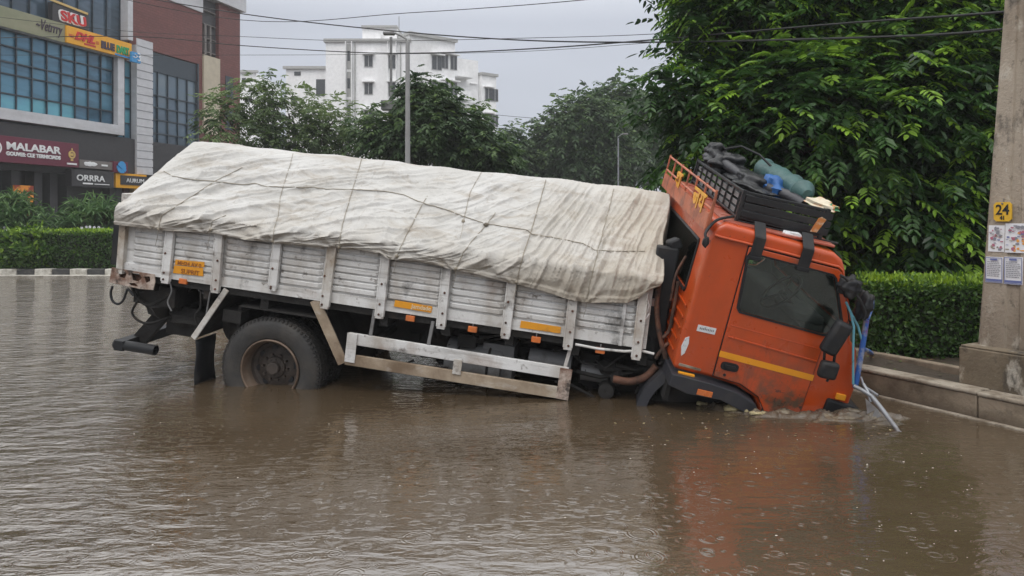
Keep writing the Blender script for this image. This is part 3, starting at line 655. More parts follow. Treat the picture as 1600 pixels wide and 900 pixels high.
s = MB(); s.tube([(-.035,y,z) for y,z in ((.28,-.12),(1.77,-.12),(1.79,-.15),(1.79,-.55),(1.77,-.58),(.3,-.58),(.28,-.55),(.28,-.15),(.28,-.12))], .015, 6); cpart('window_seal', s, m_black)
s = MB(); T = Matrix.Translation((1.2,0,-.30)) @ Matrix.Rotation(math.radians(-21), 4, 'Y'); s.box((-.012,.12,-.27),(-.006,CW-.12,.25),0,T); cpart('windscreen', s, m_glassc)
# rear wall pressings, drip rail, roof skin
s = MB()
for k in range(5):
    z = -.66-k*.1
    for ya, yb in ((.10,.55),(1.5,1.95)): cpart('back_rib', MB().bar((-.04,ya,z),(-.04,yb,z),.014,.02), m_orange, bevel=.004)
s = MB(); s.tube([(-.01,-.012,.005),(.04,-.014,.0),(.5,-.014,-.008),(1.03,-.014,-.025),(1.07,-.012,-.05)], .011, 8); s.tube([(1.07,-.012,-.05),(1.16,-.01,-.22),(1.27,-.01,-.44)], .008, 8); cpart('drip_rail', s, m_orange, smooth=50)
s = MB(); s.box((.06,.09,.10),(1.0,CW-.09,.122))
for y in (.35,.7,1.05,1.4,1.75): s.box((.1,y,.12),(.95,y+.05,.132))
cpart('roof_skin', s, m_redtop, bevel=.01)
s = MB(); s.prism([(-.045,-1.205),(.3,-1.215),(.54,-1.245),(.70,-1.305),(.775,-1.40),(.79,-1.62),(.72,-1.62),(.69,-1.47),(.62,-1.40),(.42,-1.345),(.13,-1.355),(-.045,-1.315)], -.075, .25)
cpart('wheel_arch', s, m_flare, bevel=.012, fixn=True)
s = MB(); s.box((.20,-.084,-1.335),(.33,-.074,-1.285)); cpart('side_marker', s, m_amber, bevel=.003)
s = MB(); s.box((.02,-.03,-1.225),(.16,.0,-1.195)); cpart('side_marker', s, m_stripe, bevel=.003)
s = MB(); s.box((.80,.0,-1.75),(.86,CW,-1.3)); s.box((-.02,.05,-1.5),(.02,CW-.05,-1.25)); s.box((.0,.2,-1.36),(1.3,CW-.2,-1.22)); cpart('inner_wing', s, m_chassis)
s = MB(); s.prism([(1.30,-1.14),(1.53,-1.16),(1.66,-1.22),(1.68,-1.75),(1.28,-1.75)], -.03, CW+.03); cpart('front_bumper', s, m_black, bevel=.02, fixn=True)
s = MB(); s.box((1.36,-.028,-1.13),(1.44,-.0,-1.08)); cpart('side_marker', s, m_stripe, bevel=.004)
s = MB(); T = Matrix.Translation((1.38,-.05,-1.34)) @ Matrix.Rotation(.4,4,'Y'); s.box((-.04,-.01,-.045),(.05,.01,.045),0,T); cpart('number_scrap', s, m_sticker, bevel=.01)
s = MB(); a = C_(1091,507); s.box((a[0]+.0,-.0045,a[1]-.055),(a[0]+.155,.002,a[1]+.0)); st = cpart('sticker', s, m_sticker)
s = MB()
for k in range(9): s.box((a[0]+.02+k*.014,-.0055,a[1]-.035),(a[0]+.028+k*.014,-.0045,a[1]-.018))
s.build('lettering', m_grey, st)
s = MB(); s.prism([(.0,-.90),(.028,-.88),(.04,-.94),(.03,-1.03),(.008,-1.06),(-.012,-.98)], -.006, .004); cpart('reflector', s, m_sticker, fixn=True)
s = MB(); s.bar((.01,-.004,-1.135),(.20,-.006,-1.145),.008,.02); cpart('scrape', s, m_kerbtop)
for x in (.35,.75):
    s = MB(); s.box((x-.048,-.03,-.115),(x+.048,-.016,.07)); s.bar((x,-.022,.065),(x,.10,.17),.095,.014); s.box((x-.055,-.034,-.125),(x+.055,-.014,-.09)); cpart('rack_clamp', s, m_black, bevel=.006)
# interior
for y in (.32, 1.35):
    st = MB(); st.box((.15,y,-.95),(.65,y+.45,-.78)); st.bar((.22,y+.225,-.8),(.12,y+.225,-.20),.42,.11,0,up=(1,0,0)); st.box((.12,y+.1,-.2),(.2,y+.36,-.08)); cpart('seat', st, m_seat2, bevel=.04)
s = MB(); s.box((.95,.06,-1.1),(1.30,CW-.06,-.62)); s.box((.9,.25,-.62),(1.2,.75,-.54)); cpart('dashboard', s, m_seat, bevel=.03)
s = MB(); T = Matrix.Translation((.86,.52,-.46)) @ Matrix.Rotation(math.radians(-52), 4, 'Y')
s.tube([T @ Vector((.20*math.cos(a),.20*math.sin(a),0)) for a in np.linspace(0,2*math.pi,33)], .014, 8, cap=False)
for a in (.5,2.6,4.7): s.tube([T @ Vector((0,0,-.02)), T @ Vector((.2*math.cos(a),.2*math.sin(a),0))], .012, 6)
s.tube([T @ Vector((0,0,0)), T @ Vector((0,0,-.4))], .03, 8); cpart('steering_wheel', s, m_black, smooth=60)
s = MB(); s.box((-.0,.04,-1.22),(1.2,CW-.04,-1.18)); cpart('cab_floor', s, m_seat)
# mirrors
def mirror(c, r, tilt, name='mirror'):
    s = MB(); T = Matrix.Translation(c) @ Matrix.Rotation(math.radians(tilt), 4, 'Y'); n = len(s.v)
    s.box((-r[0],-r[1],-r[2]),(r[0],r[1],r[2]),0,T); return cpart(name, s, m_black, bevel=min(r)*.7, smooth=60)
def CP(px, py, y): q = CAB.loc(px, py, y); return Vector(q)
mirror(CP(1306,528,-.20), (.072,.045,.145), 14); mirror(CP(1294,578,-.20), (.076,.04,.074), 0)
s = MB(); s.blob(CP(1328,448,-.12), (.085,.08,.085), 0, 16, 4); cpart('mirror', s, m_black, smooth=80)
s = MB(); s.blob(CP(1349,478,-.05), (.062,.08,.12), 0, 16, 9); cpart('mirror', s, m_black, smooth=80)
s = MB()
for pts in ([(1313,430),(1322,436),(1330,448)],[(1310,498),(1300,515),(1290,540),(1288,572),(1296,585)],[(1334,455),(1344,470),(1352,490),(1350,500)],[(1314,500),(1306,545),(1300,580),(1292,596)]):
    s.tube(sm([CP(*p,-.16) for p in pts]), .012, 8)
cpart('mirror_arm', s, m_black, smooth=60)

# bull bar in front: blue and silver tubes
s = MB(); s.tube([CP(1354,500,-.05), CP(1347,545,-.07), CP(1341,580,-.08), CP(1336,606,-.08)], .022, 12); s.tube([CP(1354,500,-.05), CP(1362,480,.5), CP(1363,465,1.2)], .02, 10); s.tube([CP(1347,545,-.07), CP(1356,548,.8), CP(1362,552,1.6)], .02, 10)
fg = cpart('front_guard', s, m_blue, smooth=60)
s = MB(); s.tube([CP(1322,472,-.10), CP(1329,488,-.10), CP(1334,510,-.10), CP(1333,545,-.10), CP(1333,600,-.10)], .010, 8); s.tube([CP(1329,488,-.10), CP(1340,508,-.08), CP(1346,530,-.06)], .010, 8)
cpart('front_guard', s, m_sky, smooth=60)
W2L = BED.I
def TP(px, py, D): return W2L @ at(px, py, D)
s = MB(); s.tube([TP(1334,603,6.22), TP(1348,610,6.18), TP(1362,619,6.12)], .018, 10); s.tube([TP(1362,619,6.12), TP(1380,642,6.0), TP(1401,670,5.84), TP(1404,676,5.80)], [.02,.02,.017,.015], 10)
s.tube([TP(1401,669,5.84), TP(1412,679,5.75)], .005, 6); s.tube([TP(1349,600,6.2), TP(1356,612,6.15), TP(1361,628,6.12)], .014, 8); s.tube([TP(1345,590,6.3), TP(1350,604,6.2), TP(1372,618,6.08)], .012, 8)
bpart('front_guard', s, m_steel, smooth=60)
s = MB(); q = [TP(1352,622,6.3), TP(1372,640,6.15), TP(1384,668,6.0), TP(1358,668,6.1)]; plate(s, q, .01); bpart('bumper_flap', s, m_grey, fixn=True)
# roof guard behind the rack
s = MB(); gx = -.09; z0, z1 = .04, .36
s.box((gx-.012,.0,z0-.02),(gx+.012,2.02,z0+.12))
for z in (z0+.16, z1-.02): s.tube([(gx,.0,z),(gx,2.02,z)], .011, 8)
for y in (0,.34,.68,1.02,1.36,1.7,2.02): s.tube([(gx,y,z0),(gx,y,z1)], .010, 8)
s.tube([(gx,0,z1-.02),(gx+.02,-.0,z0)], .011, 8)
gd = cpart('roof_guard', s, m_guard, smooth=50)
gtx = Matrix.Translation((gx-.014,1.80,z0+.125)) @ Matrix.Rotation(-math.pi/2,4,'Z') @ UP
text('lettering', 'श', m_gold, gd, .22, Matrix.Translation((gx-.012,1.45,z0+.10)) @ Matrix.Rotation(-math.pi/2,4,'Z') @ UP, .006, 1.6, .004)
text('lettering', 'जय', m_gold, gd, .24, Matrix.Translation((gx-.012,.62,z0+.08)) @ Matrix.Rotation(-math.pi/2,4,'Z') @ UP, .006, 1.3, .004)
s = MB()
s.tube(sm([(.14,.15,.16),(-.02,.02,.12),(-.10,-.06,.02),(-.09,-.10,-.03)]), .012, 8); s.blob((-.09,-.10,-.05),(.03,.03,.04),0,6,1); cpart('guard_stay', s, m_black, smooth=50)
# roof rack
rx0, rx1, ry0, ry1, rz0, rz1 = .19, .90, .20, 1.95, .155, .37
s = MB()
for x in (rx0, rx1):
    for y in (ry0, ry1): s.box((x-.016,y-.016,rz0-.03),(x+.016,y+.016,rz1+.02))
for y in (ry0, ry1): s.box((rx0,y-.012,rz1-.012),(rx1,y+.012,rz1+.012)); s.box((rx0,y-.01,rz0-.01),(rx1,y+.01,rz0+.012))
for x in (rx0, rx1): s.box((x-.012,ry0,rz1-.012),(x+.012,ry1,rz1+.012)); s.box((x-.01,ry0,rz0-.01),(x+.01,ry1,rz0+.01))
rk = cpart('roof_rack', s, m_rack, bevel=.004)
s = MB()
for k in range(3): s.box((rx0+.02,ry0-.018,rz0+.012+k*.066),(rx1+.05,ry0-.004,rz0+.068+k*.066))
s.box((rx0-.02,ry0-.014,rz0-.04),(rx1+.16,ry0-.0,rz0-.02)); s.build('rack_board', m_rack, rk, bevel=.004)
s = MB()
for k in range(9):
    y = ry0+.10+k*(ry1-ry0-.15)/8
    for x in (rx0, rx1): MB().tube([(x,y,rz0),(x,y,rz1)], .009, 6).build('rack_bar', m_rack, rk)
s = MB()
for k in range(3): s.box((rx0+.012,ry0+.03,rz0+.01+k*.062),(rx0+.022,ry1-.02,rz0+.048+k*.062))
s.build('rack_slat', m_grey, rk)
s = MB(); s.box((rx0,ry0,rz0-.012),(rx1,ry1,rz0)); s.build('rack_floor', m_rack, rk)
s = MB(); s.prism([(.80,.175),(.855,.18),(.90,.30),(.86,.315),(.835,.30)], ry0-.024, ry0-.017); s.build('sticker', m_sack, rk, fixn=True)
# things lying in the rack (each its own top-level thing)
def in_cab(name, mb, mats, label, cat, group=None, **k):
    o = mb.build(name, mats, None, **k); c = Vector(tuple(np.mean(np.array([v[:] for v in mb.v]), 0))); c.z = min(v[2] for v in mb.v)
    o.data.transform(Matrix.Translation(-c)); o.matrix_world = CAB.T @ Matrix.Translation(c); return tag(o, label, cat, group)
s = MB(); A_ = Vector((.23,1.86,.44)); B_ = Vector((.83,.55,.33))
s.tube([A_.lerp(B_, t)+Vector((0,0,.02*math.sin(9*t))) for t in np.linspace(0,1,14)], [.045+.006*math.sin(i*2.3) for i in range(14)], 14)
in_cab('rolled_mat', s, m_rollm, 'long black roll lying corner to corner in the roof rack', 'roll', smooth=70)
s = MB(); s.blob((.42,1.70,.40),(.20,.20,.13),0,40,2); s.blob((.32,1.86,.50),(.10,.09,.10),0,30,8); s.blob((.60,1.25,.30),(.26,.50,.12),0,44,5)
s.v = [tuple(Vector(p)*(1+.0)+Vector((0,0,1))*.016*(abs(math.sin(p[0]*23+math.sin(p[1]*13)*2))**.5-.5)+Vector((1,.5,0))*.006*math.sin(p[1]*47+p[2]*30)) for p in s.v]
in_cab('bag', s, m_sheetblk, 'bulky black bag heaped at the far end of the roof rack', 'bag', smooth=70)
s = MB(); s.tube([(.38,1.80,.56),(.52,1.74,.63),(.66,1.55,.60),(.8,1.4,.50),(.9,1.25,.42)], .012, 8); in_cab('rope', s, m_black, 'black strap looping over the bag in the roof rack', 'strap', smooth=60)
s = MB(); s.blob((.70,1.02,.36),(.13,.20,.11),0,14,11); in_cab('sheet', s, m_bluesh, 'small bright blue sheet bunched in the roof rack', 'sheet', smooth=60)
s = MB(); pts = [Vector((.80,1.82,.46)).lerp(Vector((.86,.62,.42)), t) for t in np.linspace(0,1,16)]
s.tube([p+Vector((.01*math.sin(i*1.7),0,.008*math.sin(i*2.9))) for i, p in enumerate(pts)], [.10+.012*math.sin(i*1.9)-(.05 if i in (0,15) else 0) for i in range(16)], 18)
in_cab('rolled_sheet', s, m_teal, 'dark green rolled sheet along the front rail of the roof rack', 'roll', smooth=50)
s = MB(); s.blob((.93,.42,.385),(.11,.20,.045),0,14,21); in_cab('sack', s, m_sack, 'cream, orange and green sack on the near front corner of the rack', 'sack', smooth=50)
s = MB(); s.blob((.66,.16,.11),(.09,.05,.035),0,8,22); in_cab('rag', s, m_sticker, 'pale crumpled rag tucked under the roof rack between its clamps', 'rag', smooth=50)

# ------------------------------------------------------------------ tarpaulin and its ropes
def hashn(i, j, k): 
    v = np.sin(i*127.1+j*311.7+k*74.7)*43758.5453; return v-np.floor(v)
def vn(x, y, k=0):
    xi, yi = np.floor(x), np.floor(y); xf, yf = x-xi, y-yi; u = xf*xf*(3-2*xf); v = yf*yf*(3-2*yf)
    return (hashn(xi,yi,k)*(1-u)+hashn(xi+1,yi,k)*u)*(1-v)+(hashn(xi,yi+1,k)*(1-u)+hashn(xi+1,yi+1,k)*u)*v
def ridged(x, y, k=0, p=3): return (1-np.abs(2*vn(x,y,k)-1))**p
hemx = np.array([-1.80,-1.64,-1.43,-1.12,-.62,-.28,-.05,.2,.56,.77,1.03,1.12,1.34,1.58,1.71,1.92,2.19,2.28,2.54,2.78,2.93,3.12,3.29,3.39,3.48,3.6])
hemz = np.array([1.20,1.20,1.205,1.21,1.25,1.225,1.235,1.245,1.265,1.275,1.27,1.225,1.245,1.23,1.21,1.205,1.17,1.16,1.135,1.09,1.08,1.11,1.13,1.19,1.27,1.32])
TX0, TX1, EAVE, RY = -1.68, 3.58, 1.39, 1.15
ties = [B(*p)[0] for p in ((248,356),(328,365),(427,375),(530,384),(620,400),(713,418),(807,438),(916,470))]
NS, NV = 560, 150
def tarp_point(s, v):
    """s along the truck, v in 0..2: hem -> ridge (1) -> far hem (2)"""
    hz = np.interp(s, hemx, hemz); far = v > 1; q = np.where(far, 2-v, v)
    top = 2.115+.006*np.sin(s*3.3)-.006*np.cos((s+.3)*2*np.pi/.62)+.02*(s-1)/2.5
    # near profile in three stretches
    a, b = .16, .26
    y = np.where(q < a, -.085-.01*np.sin(q/a*3.1), np.where(q < b, -.085+(q-a)/(b-a)*.125, .04+(q-b)/(1-b)*(RY-.04)))
    z1 = hz+(EAVE-.02-hz)*(q/a); e = np.clip((q-a)/(b-a), 0, 1)
    z2 = EAVE-.02+.09*(e**.8); w_ = np.clip((q-b)/(1-b), 0, 1)
    z3 = EAVE+.07+(top-EAVE-.07)*w_ + .008*np.sin(w_*np.pi)
    z3 = np.where(w_ > .93, z3-.018*((w_-.93)/.07)**2, z3)
    z = np.where(q < a, z1, np.where(q < b, z2, z3)); y = np.where(far, 2*RY-y, y)
    t = q*1.55
    # displacement
    calm = np.interp(s, [TX0,TX0+.22,TX1-.30,TX1], [.25,1,1,.35])*np.where(q > .80, 1-.85*np.clip((q-.80)/.16,0,1), 1)
    th = np.interp(s, [-1.7,.2,1.4,2.4,3.0,3.6], np.radians([36,27,22,30,58,76]))
    U = s*np.cos(th)+t*np.sin(th); V = -s*np.sin(th)+t*np.cos(th)
    am = np.interp(s, [-1.7,-.9,.6,1.6,2.4,2.9,3.6], [.032,.040,.034,.022,.020,.034,.044])
    wob = .15*vn(s*1.5,t*1.5,9)
    d = am*(ridged(U*.75, (V+wob)*4.6, 1, 3)-.25) + am*.55*(ridged(U*1.3+4, (V+wob)*9.5, 2, 3)-.25) - am*.35*ridged(U*.9+7, (V+.6*wob)*6, 3, 8)
    d += .022*(ridged((U*.9+3), V*7+wob*9, 11, 9)-.12) + .014*ridged(U*1.6-2, V*13+wob*6, 12, 7) - .016*ridged(U*1.1+9, V*10, 13, 8) + .012*ridged(U*3+V*4, V*3-U*5, 14, 9)
    d += .008*(vn(s*14,t*14,4)-.5)+.018*(ridged(s*3.1+t*1.1,t*5,5,2)-.4)+.012*(vn(s*2.2,t*2.6,6)-.5)+.004*(ridged(s*9,t*11,8,2)-.3)
    for i, tx in enumerate(ties):
        sl = .42 if i > 0 else .9
        dx = s-tx; dt = t+.02; r = np.sqrt(dx*dx+dt*dt)+1e-4; ph = np.arctan2(dx, dt)
        d += (.020*np.cos(ph*(7+i % 3)+i)*np.exp(-r/.22))*np.clip(r/.05,0,1)
        xr = tx+sl*.33*t
        d += -.020*np.exp(-((s-xr)/.035)**2)*np.exp(-t/1.2)
        d += -.028*np.exp(-(dx/.05)**2)*np.exp(-t/.08)
    bag = np.interp(s, [-1.8]+[(ties[i]+ties[i+1])/2 for i in range(7)]+[3.3], [.01]+[.03]*7+[.02])
    calm = calm*(.45+.55*np.clip(t/.22,0,1)); d = d*calm + .010*np.sin(np.clip(t/.35,0,1)*np.pi)
    flap = np.where(q < .03, .012, 0)
    ny_ = np.where(q < a, -1, -.56); nz_ = np.where(q < a, .05, .83)
    d = d+flap
    y = y+np.where(far,-1,1)*ny_*d; z = z+nz_*d
    return y, z
s_ = np.linspace(TX0, TX1, NS); v_ = np.concatenate([np.linspace(0,1,NV), np.linspace(1,2,40)[1:]]); NVT = len(v_)
SS, VV = np.meshgrid(s_, v_, indexing='ij'); Y, Z = tarp_point(SS, VV)
Xg = SS + .010*(vn(VV*9, SS*2, 31)-.5)
# pull the free ends in and out a little
edge = np.exp(-((SS-TX1)/.10)**2); Xg += edge*(.018*np.sin(VV*9)-.03*(1-np.minimum(VV,1)))
Z = np.minimum(Z, 3)
edge0 = np.exp(-((SS-TX0)/.07)**2); Z -= .015*edge0*(VV > .2)*(VV < 1.8)
edge1 = np.exp(-((SS-TX1)/.07)**2); Z -= .020*edge1*(VV > .2)*(VV < 1.8)
pts = np.stack([Xg, Y, Z], -1)
rows = [pts[i] for i in range(NS)]
def endcap(row, sx):
    out = []
    for k, f in enumerate((.02,.07,.16,.3,.5,.75,1)):
        cyy = RY; czz = 1.3; r2 = row.copy(); vv = v_
        r2[:,1] = row[:,1]+(cyy-row[:,1])*f; r2[:,2] = np.minimum(row[:,2], row[:,2]+(czz-row[:,2])*f)
        r2[:,0] = row[:,0]+sx*(.012*min(1,f*8)) + .008*np.sin(vv*22+f*4)*min(1,f*4)*(f < .9)
        out.append(r2)
    return out
rows = endcap(rows[0], -1)[::-1]+rows+endcap(rows[-1], 1)
P_ = np.array(rows); n0, n1 = P_.shape[:2]; idx = np.arange(n0*n1).reshape(n0, n1)
F_ = np.stack([idx[:-1,:-1], idx[1:,:-1], idx[1:,1:], idx[:-1,1:]], -1).reshape(-1,4)
def tarp_mat():
    m, t, N, L, P = nodes('dirty_canvas'); v = coords(N, L)
    c = mix(N, L, ramp(N, L, noise(N, L, v, 1.1, 6), .35, .65), (.46,.45,.425), (.545,.54,.525))
    tcx = N.new('ShaderNodeTexCoord'); sp_ = N.new('ShaderNodeSeparateXYZ'); L.new(tcx.outputs['Object'], sp_.inputs[0])
    # browner, wetter towards the front third and the hem (real grime bands)
    fr = ramp(N, L, math_(N, L, 'ADD', sp_.outputs['X'], math_(N, L, 'MULTIPLY', noise(N, L, v, 1.3, 5), 2.2)), 3.2, 5.0, 0, .55)
    c = mix(N, L, fr, c, (.40,.33,.225))
    hm = ramp(N, L, math_(N, L, 'ADD', sp_.outputs['Z'], math_(N, L, 'MULTIPLY', noise(N, L, v, 4, 6), .5)), 1.75, 1.38, 0, .5)
    c = mix(N, L, hm, c, (.38,.32,.235))
    v2 = coords(N, L, (.45,1.3,1.3)); c = mix(N, L, ramp(N, L, noise(N, L, v2, 4.5, 9, .7, .8), .50, .70, 0, .62), c, (.29,.24,.18))
    c = mix(N, L, ramp(N, L, noise(N, L, v, 18, 6, .7), .62, .74, 0, .45), c, (.22,.18,.13))
    c = mix(N, L, ramp(N, L, noise(N, L, coords(N, L, (1,.3,.3)), 7, 8, .7, 1.5), .60, .66, 0, .3), c, (.25,.20,.15))
    L.new(c, P.inputs['Base Color']); P.inputs['Roughness'].default_value = .72; P.inputs['Specular IOR Level'].default_value = .3
    b = N.new('ShaderNodeBump'); b.inputs['Strength'].default_value = .5; b.inputs['Distance'].default_value = .012
    L.new(math_(N, L, 'ADD', noise(N, L, v, 28, 8, .7, .5), math_(N, L, 'MULTIPLY', noise(N, L, v, 7, 6, .7, 1.2), 2.6)), b.inputs['Height']); L.new(b.outputs[0], P.inputs['Normal']); return m
m_tarp = tarp_mat()
tarp = np_mesh('tarpaulin', P_.reshape(-1,3), F_, m_tarp, smooth=True); tarp.matrix_world = BED.T
tag(tarp, 'dirty off-white tarpaulin roped over the load of the truck', 'tarpaulin')
from mathutils.bvhtree import BVHTree
bvh = BVHTree.FromPolygons([tuple(BED.T @ Vector(p)) for p in P_.reshape(-1,3)], F_.tolist())
def on_tarp(px, py, off=.006):
    o = Vector((0,0,EYE)); h, n, i, d = bvh.ray_cast(o, ray(px, py).normalized())
    if h is None: return None
    if n.dot(h-o) > 0: n = -n
    return h+n*off
ropes = [
 ([(256,268),(270,276),(304,281),(339,284),(379,289),(399,287),(416,292),(475,293),(491,293),(510,296),(569,297),(600,299),(631,305),(653,315),(703,330),(731,341),(759,350),(824,360),(830,366),(867,372),(911,381),(930,391),(958,393),(1007,393)], 'long rope running lengthwise across the middle of the tarpaulin', .008),
 ([(248,357),(253,337),(273,324),(305,304),(335,284),(379,262)], 'rope slanting up from the rear corner of the tarpaulin', .007),
 ([(328,365),(332,346),(353,337)], 'short rope end above the two yellow strips on the tarpaulin', .006),
 ([(427,376),(429,355),(435,337),(438,309),(444,287),(454,256),(458,240)], 'rope crossing the tarpaulin above the rear wheel', .006),
 ([(530,385),(535,352),(549,303),(564,253),(566,245)], 'rope crossing the tarpaulin just ahead of the rear wheel', .007),
 ([(620,400),(637,364),(659,321),(668,307)], 'rope from the tarpaulin hem up to the lengthwise rope, beside the tape with pale lettering', .007),
 ([(713,420),(724,395),(740,374),(759,353),(774,333)], 'slanting rope at the middle of the tarpaulin, ending in a knot', .007),
 ([(724,346),(735,300),(752,270)], 'thin upper rope on the tarpaulin right of its middle', .006),
 ([(807,440),(818,395),(830,361),(842,320),(853,282)], 'straight dark rope over the tarpaulin above the plain yellow strip', .008),
 ([(916,470),(923,439),(930,408),(945,352),(959,296)], 'rope gathering the front of the tarpaulin into a pucker', .007)]
for pp, lab, r in ropes:
    pts = []
    for (a, b), (c, d) in zip(pp[:-1], pp[1:]):
        n_ = max(2, int(math.hypot(c-a, d-b)/5))
        for k in range(n_): pts.append(on_tarp(a+(c-a)*k/n_, b+(d-b)*k/n_, r*.8))
    pts.append(on_tarp(*pp[-1], r*.8)); pts = [p for p in pts if p]
    if len(pts) < 3: continue
    r *= .5; s = MB(); s.tube(pts, r, 7)
    if pp[0][1] > 340:      # knot at the hem and a loose end tied to the bed side
        q = pts[0]; s.blob(q, .016, 0, 6, int(pp[0][0]))
        k = BED.T @ Vector((BED.loc(pp[0][0]-5, pp[0][1]+26, -.07))); s.tube([q, (q+k)/2+Vector((.008,-.01,0)), k], r*.7, 6)
    if 'knot' in lab or 'lengthwise' in lab: s.blob(on_tarp(759,352,.012), .022, 0, 6, 3)
    o = s.build('rope', m_rope, smooth=70); tag(o, lab, 'rope', 'ropes tying down the tarpaulin'); rezero(o, pts[0])

# ------------------------------------------------------------------ vegetation builders
def unit(a): return a/np.maximum(np.linalg.norm(a, axis=-1, keepdims=True), 1e-9)
def leaf_quads(base, d, nrm, ln, wd):
    """leaf = 2 folded quads hinge style simplified to one bent kite: base, left, tip, right"""
    d = unit(d); side = unit(np.cross(d, nrm)); n = np.cross(side, d)
    ln = ln[:,None]; wd = wd[:,None]
    p0 = base; tip = base+d*ln-n*ln*.14; hs = []
    for g in (1, -1):    # two halves folded along the midrib, outline a pointed oval
        a = base+d*ln*.26+side*wd*.46*g+n*ln*.03; b = base+d*ln*.66+side*wd*.42*g-n*ln*.02
        hs.append(np.stack([p0, a, b, tip] if g > 0 else [p0, tip, b, a], 1))
    return np.stack(hs, 1).reshape(-1, 4, 3)
def sprays(c, a, n, L_, wl, ll, up=.55, droop=.35, ang=1.0):
    """compound leaves: axis from c along a, n leaflets in pairs + tip. returns quads"""
    K = len(c); a = unit(a); z = np.array([0,0,1.0]); out = []
    s = unit(np.cross(a, z)+1e-6); nn = np.cross(s, a)
    for i in range(n):
        f = (i//2+1)/(n/2); sd_ = 1 if i % 2 else -1
        p = c+a*(L_*f)[:,None]*1.0-z*(L_*droop*f*f)[:,None]
        d = a*math.cos(ang)+s*sd_*math.sin(ang)-z*(.15+.3*f)
        if i >= n-1: d = a-z*.5
        out.append(leaf_quads(p, d, nn+rng.normal(0,.25,(K,3)), ll*rng.uniform(.8,1.15,K), wl*rng.uniform(.8,1.2,K)))
    return np.concatenate(out), np.tile(np.arange(K), n)
def rand_dirs(n):
    v = rng.normal(0,1,(n,3)); return unit(v)
def foliage(name, Q, var, mat, parent=None, inv=None):
    var = np.repeat(var, len(Q)//len(var))
    V = Q.reshape(-1,3); F = np.arange(len(V)).reshape(-1,4); return np_mesh(name, V, F, mat, parent, var)
def lobe_points(lobes, n, shell=(.72,1.05), keep=.72, bottom=None):
    vol = np.array([r[0]*r[1]+r[1]*r[2]+r[0]*r[2] for _, r in lobes]); cnt = rng.multinomial(n, vol/vol.sum()); P=[];D=[]
    for (c, r), k in zip(lobes, cnt):
        d = rand_dirs(k); rad = rng.uniform(*shell, k)[:,None]; wob = 1+.16*np.sin(d[:,0:1]*7+c[0])+.14*np.sin(d[:,2:3]*8+c[2]*2)+.1*np.sin(d[:,1:2]*11)
        P.append(np.array(c)+d*np.array(r)*rad*wob); D.append(unit(d/np.array(r)))
    P = np.concatenate(P); D = np.concatenate(D); ok = np.ones(len(P), bool)
    for c, r in lobes: ok &= (((P-np.array(c))/np.array(r))**2).sum(1) > keep**2
    if bottom is not None: ok &= P[:,2] > bottom
    return P[ok], D[ok]
def branches(mb, base, lobes, r0, sd=0, nsub=5, fork=None):
    rr = random.Random(sd); base = Vector(base); fork = Vector(fork) if fork is not None else base+Vector((0,0,(lobes[0][0][2]-base.z)*.35))
    mb.tube([base+Vector((0,0,-.2)), base.lerp(fork,.5)+Vector((rr.uniform(-.08,.08),0,0)), fork], [r0*1.25, r0, r0*.85], 10)
    for c, r in lobes:
        c = Vector(c); m1 = fork.lerp(c,.5)+Vector((rr.uniform(-.2,.2),rr.uniform(-.2,.2),rr.uniform(.0,.3)))
        mb.tube([fork, m1, c], [r0*.55, r0*.32, r0*.16], 7)
        for k in range(nsub):
            d = Vector([rr.gauss(0,1) for _ in range(3)]).normalized(); e_ = c+Vector((d.x*r[0]*.9, d.y*r[1]*.9, abs(d.z)*r[2]*.8 if k % 3 else d.z*r[2]*.8))
            st = m1.lerp(c, rr.uniform(.3,1)); mb.tube([st, st.lerp(e_,.5)+Vector((0,0,.08)), e_], [r0*.16, r0*.09, r0*.03], 5)
def PL(px, py, D, rpx, rpy, rd): return (tuple(at(px,py,D)), (rpx*D/FPX, rd, rpy*D/FPX))

# big tree on the right verge: compound leaves in drooping sprays
lob = [PL(1190,15,12,115,90,1.3), PL(1340,40,12.6,190,150,2.0), PL(1130,175,11.8,78,56,.9), PL(1064,152,11.4,34,20,.5), PL(1128,262,11.6,74,56,.9),
       PL(1098,30,11.7,34,30,.5), PL(1250,205,11.0,150,120,1.5), PL(1400,170,11.4,160,145,1.5), PL(1330,325,11.0,140,80,1.2), PL(1490,70,12,140,150,1.5), PL(1470,255,11.6,110,130,1.3),
       PL(1455,352,10.6,85,50,.8), PL(1190,316,11.4,90,56,.9), PL(1270,-120,12.5,200,120,2.2), PL(1560,-60,12.5,200,200,2), PL(1610,250,12.5,130,170,1.5), PL(1130,-70,12.5,80,70,1.3)]
bt = empty('leafy_tree', (4.9,12.6,.17)); tag(bt, 'large dense dark green tree overhanging the verge behind the orange cab', 'tree')
s = MB(); branches(s, (4.9,12.6,.17), lob, .22, 4, 6, fork=(5.0,12.5,1.6)); s.build('trunk', m_bark, None, smooth=60).parent = bt
bt.children[0].matrix_parent_inverse = bt.matrix_world.inverted() if False else Matrix.Translation((-4.9,-12.6,-.17))
def crown(parent, origin, parts):
    """parts: list of (quads, var)"""
    Q = np.concatenate([p[0] for p in parts]); V_ = np.concatenate([p[1] for p in parts]); return Q-np.array(origin), V_
P1, D1 = lobe_points(lob, 2700, (.80,1.08), .70)         # twig tips on the surface
parts_ = []
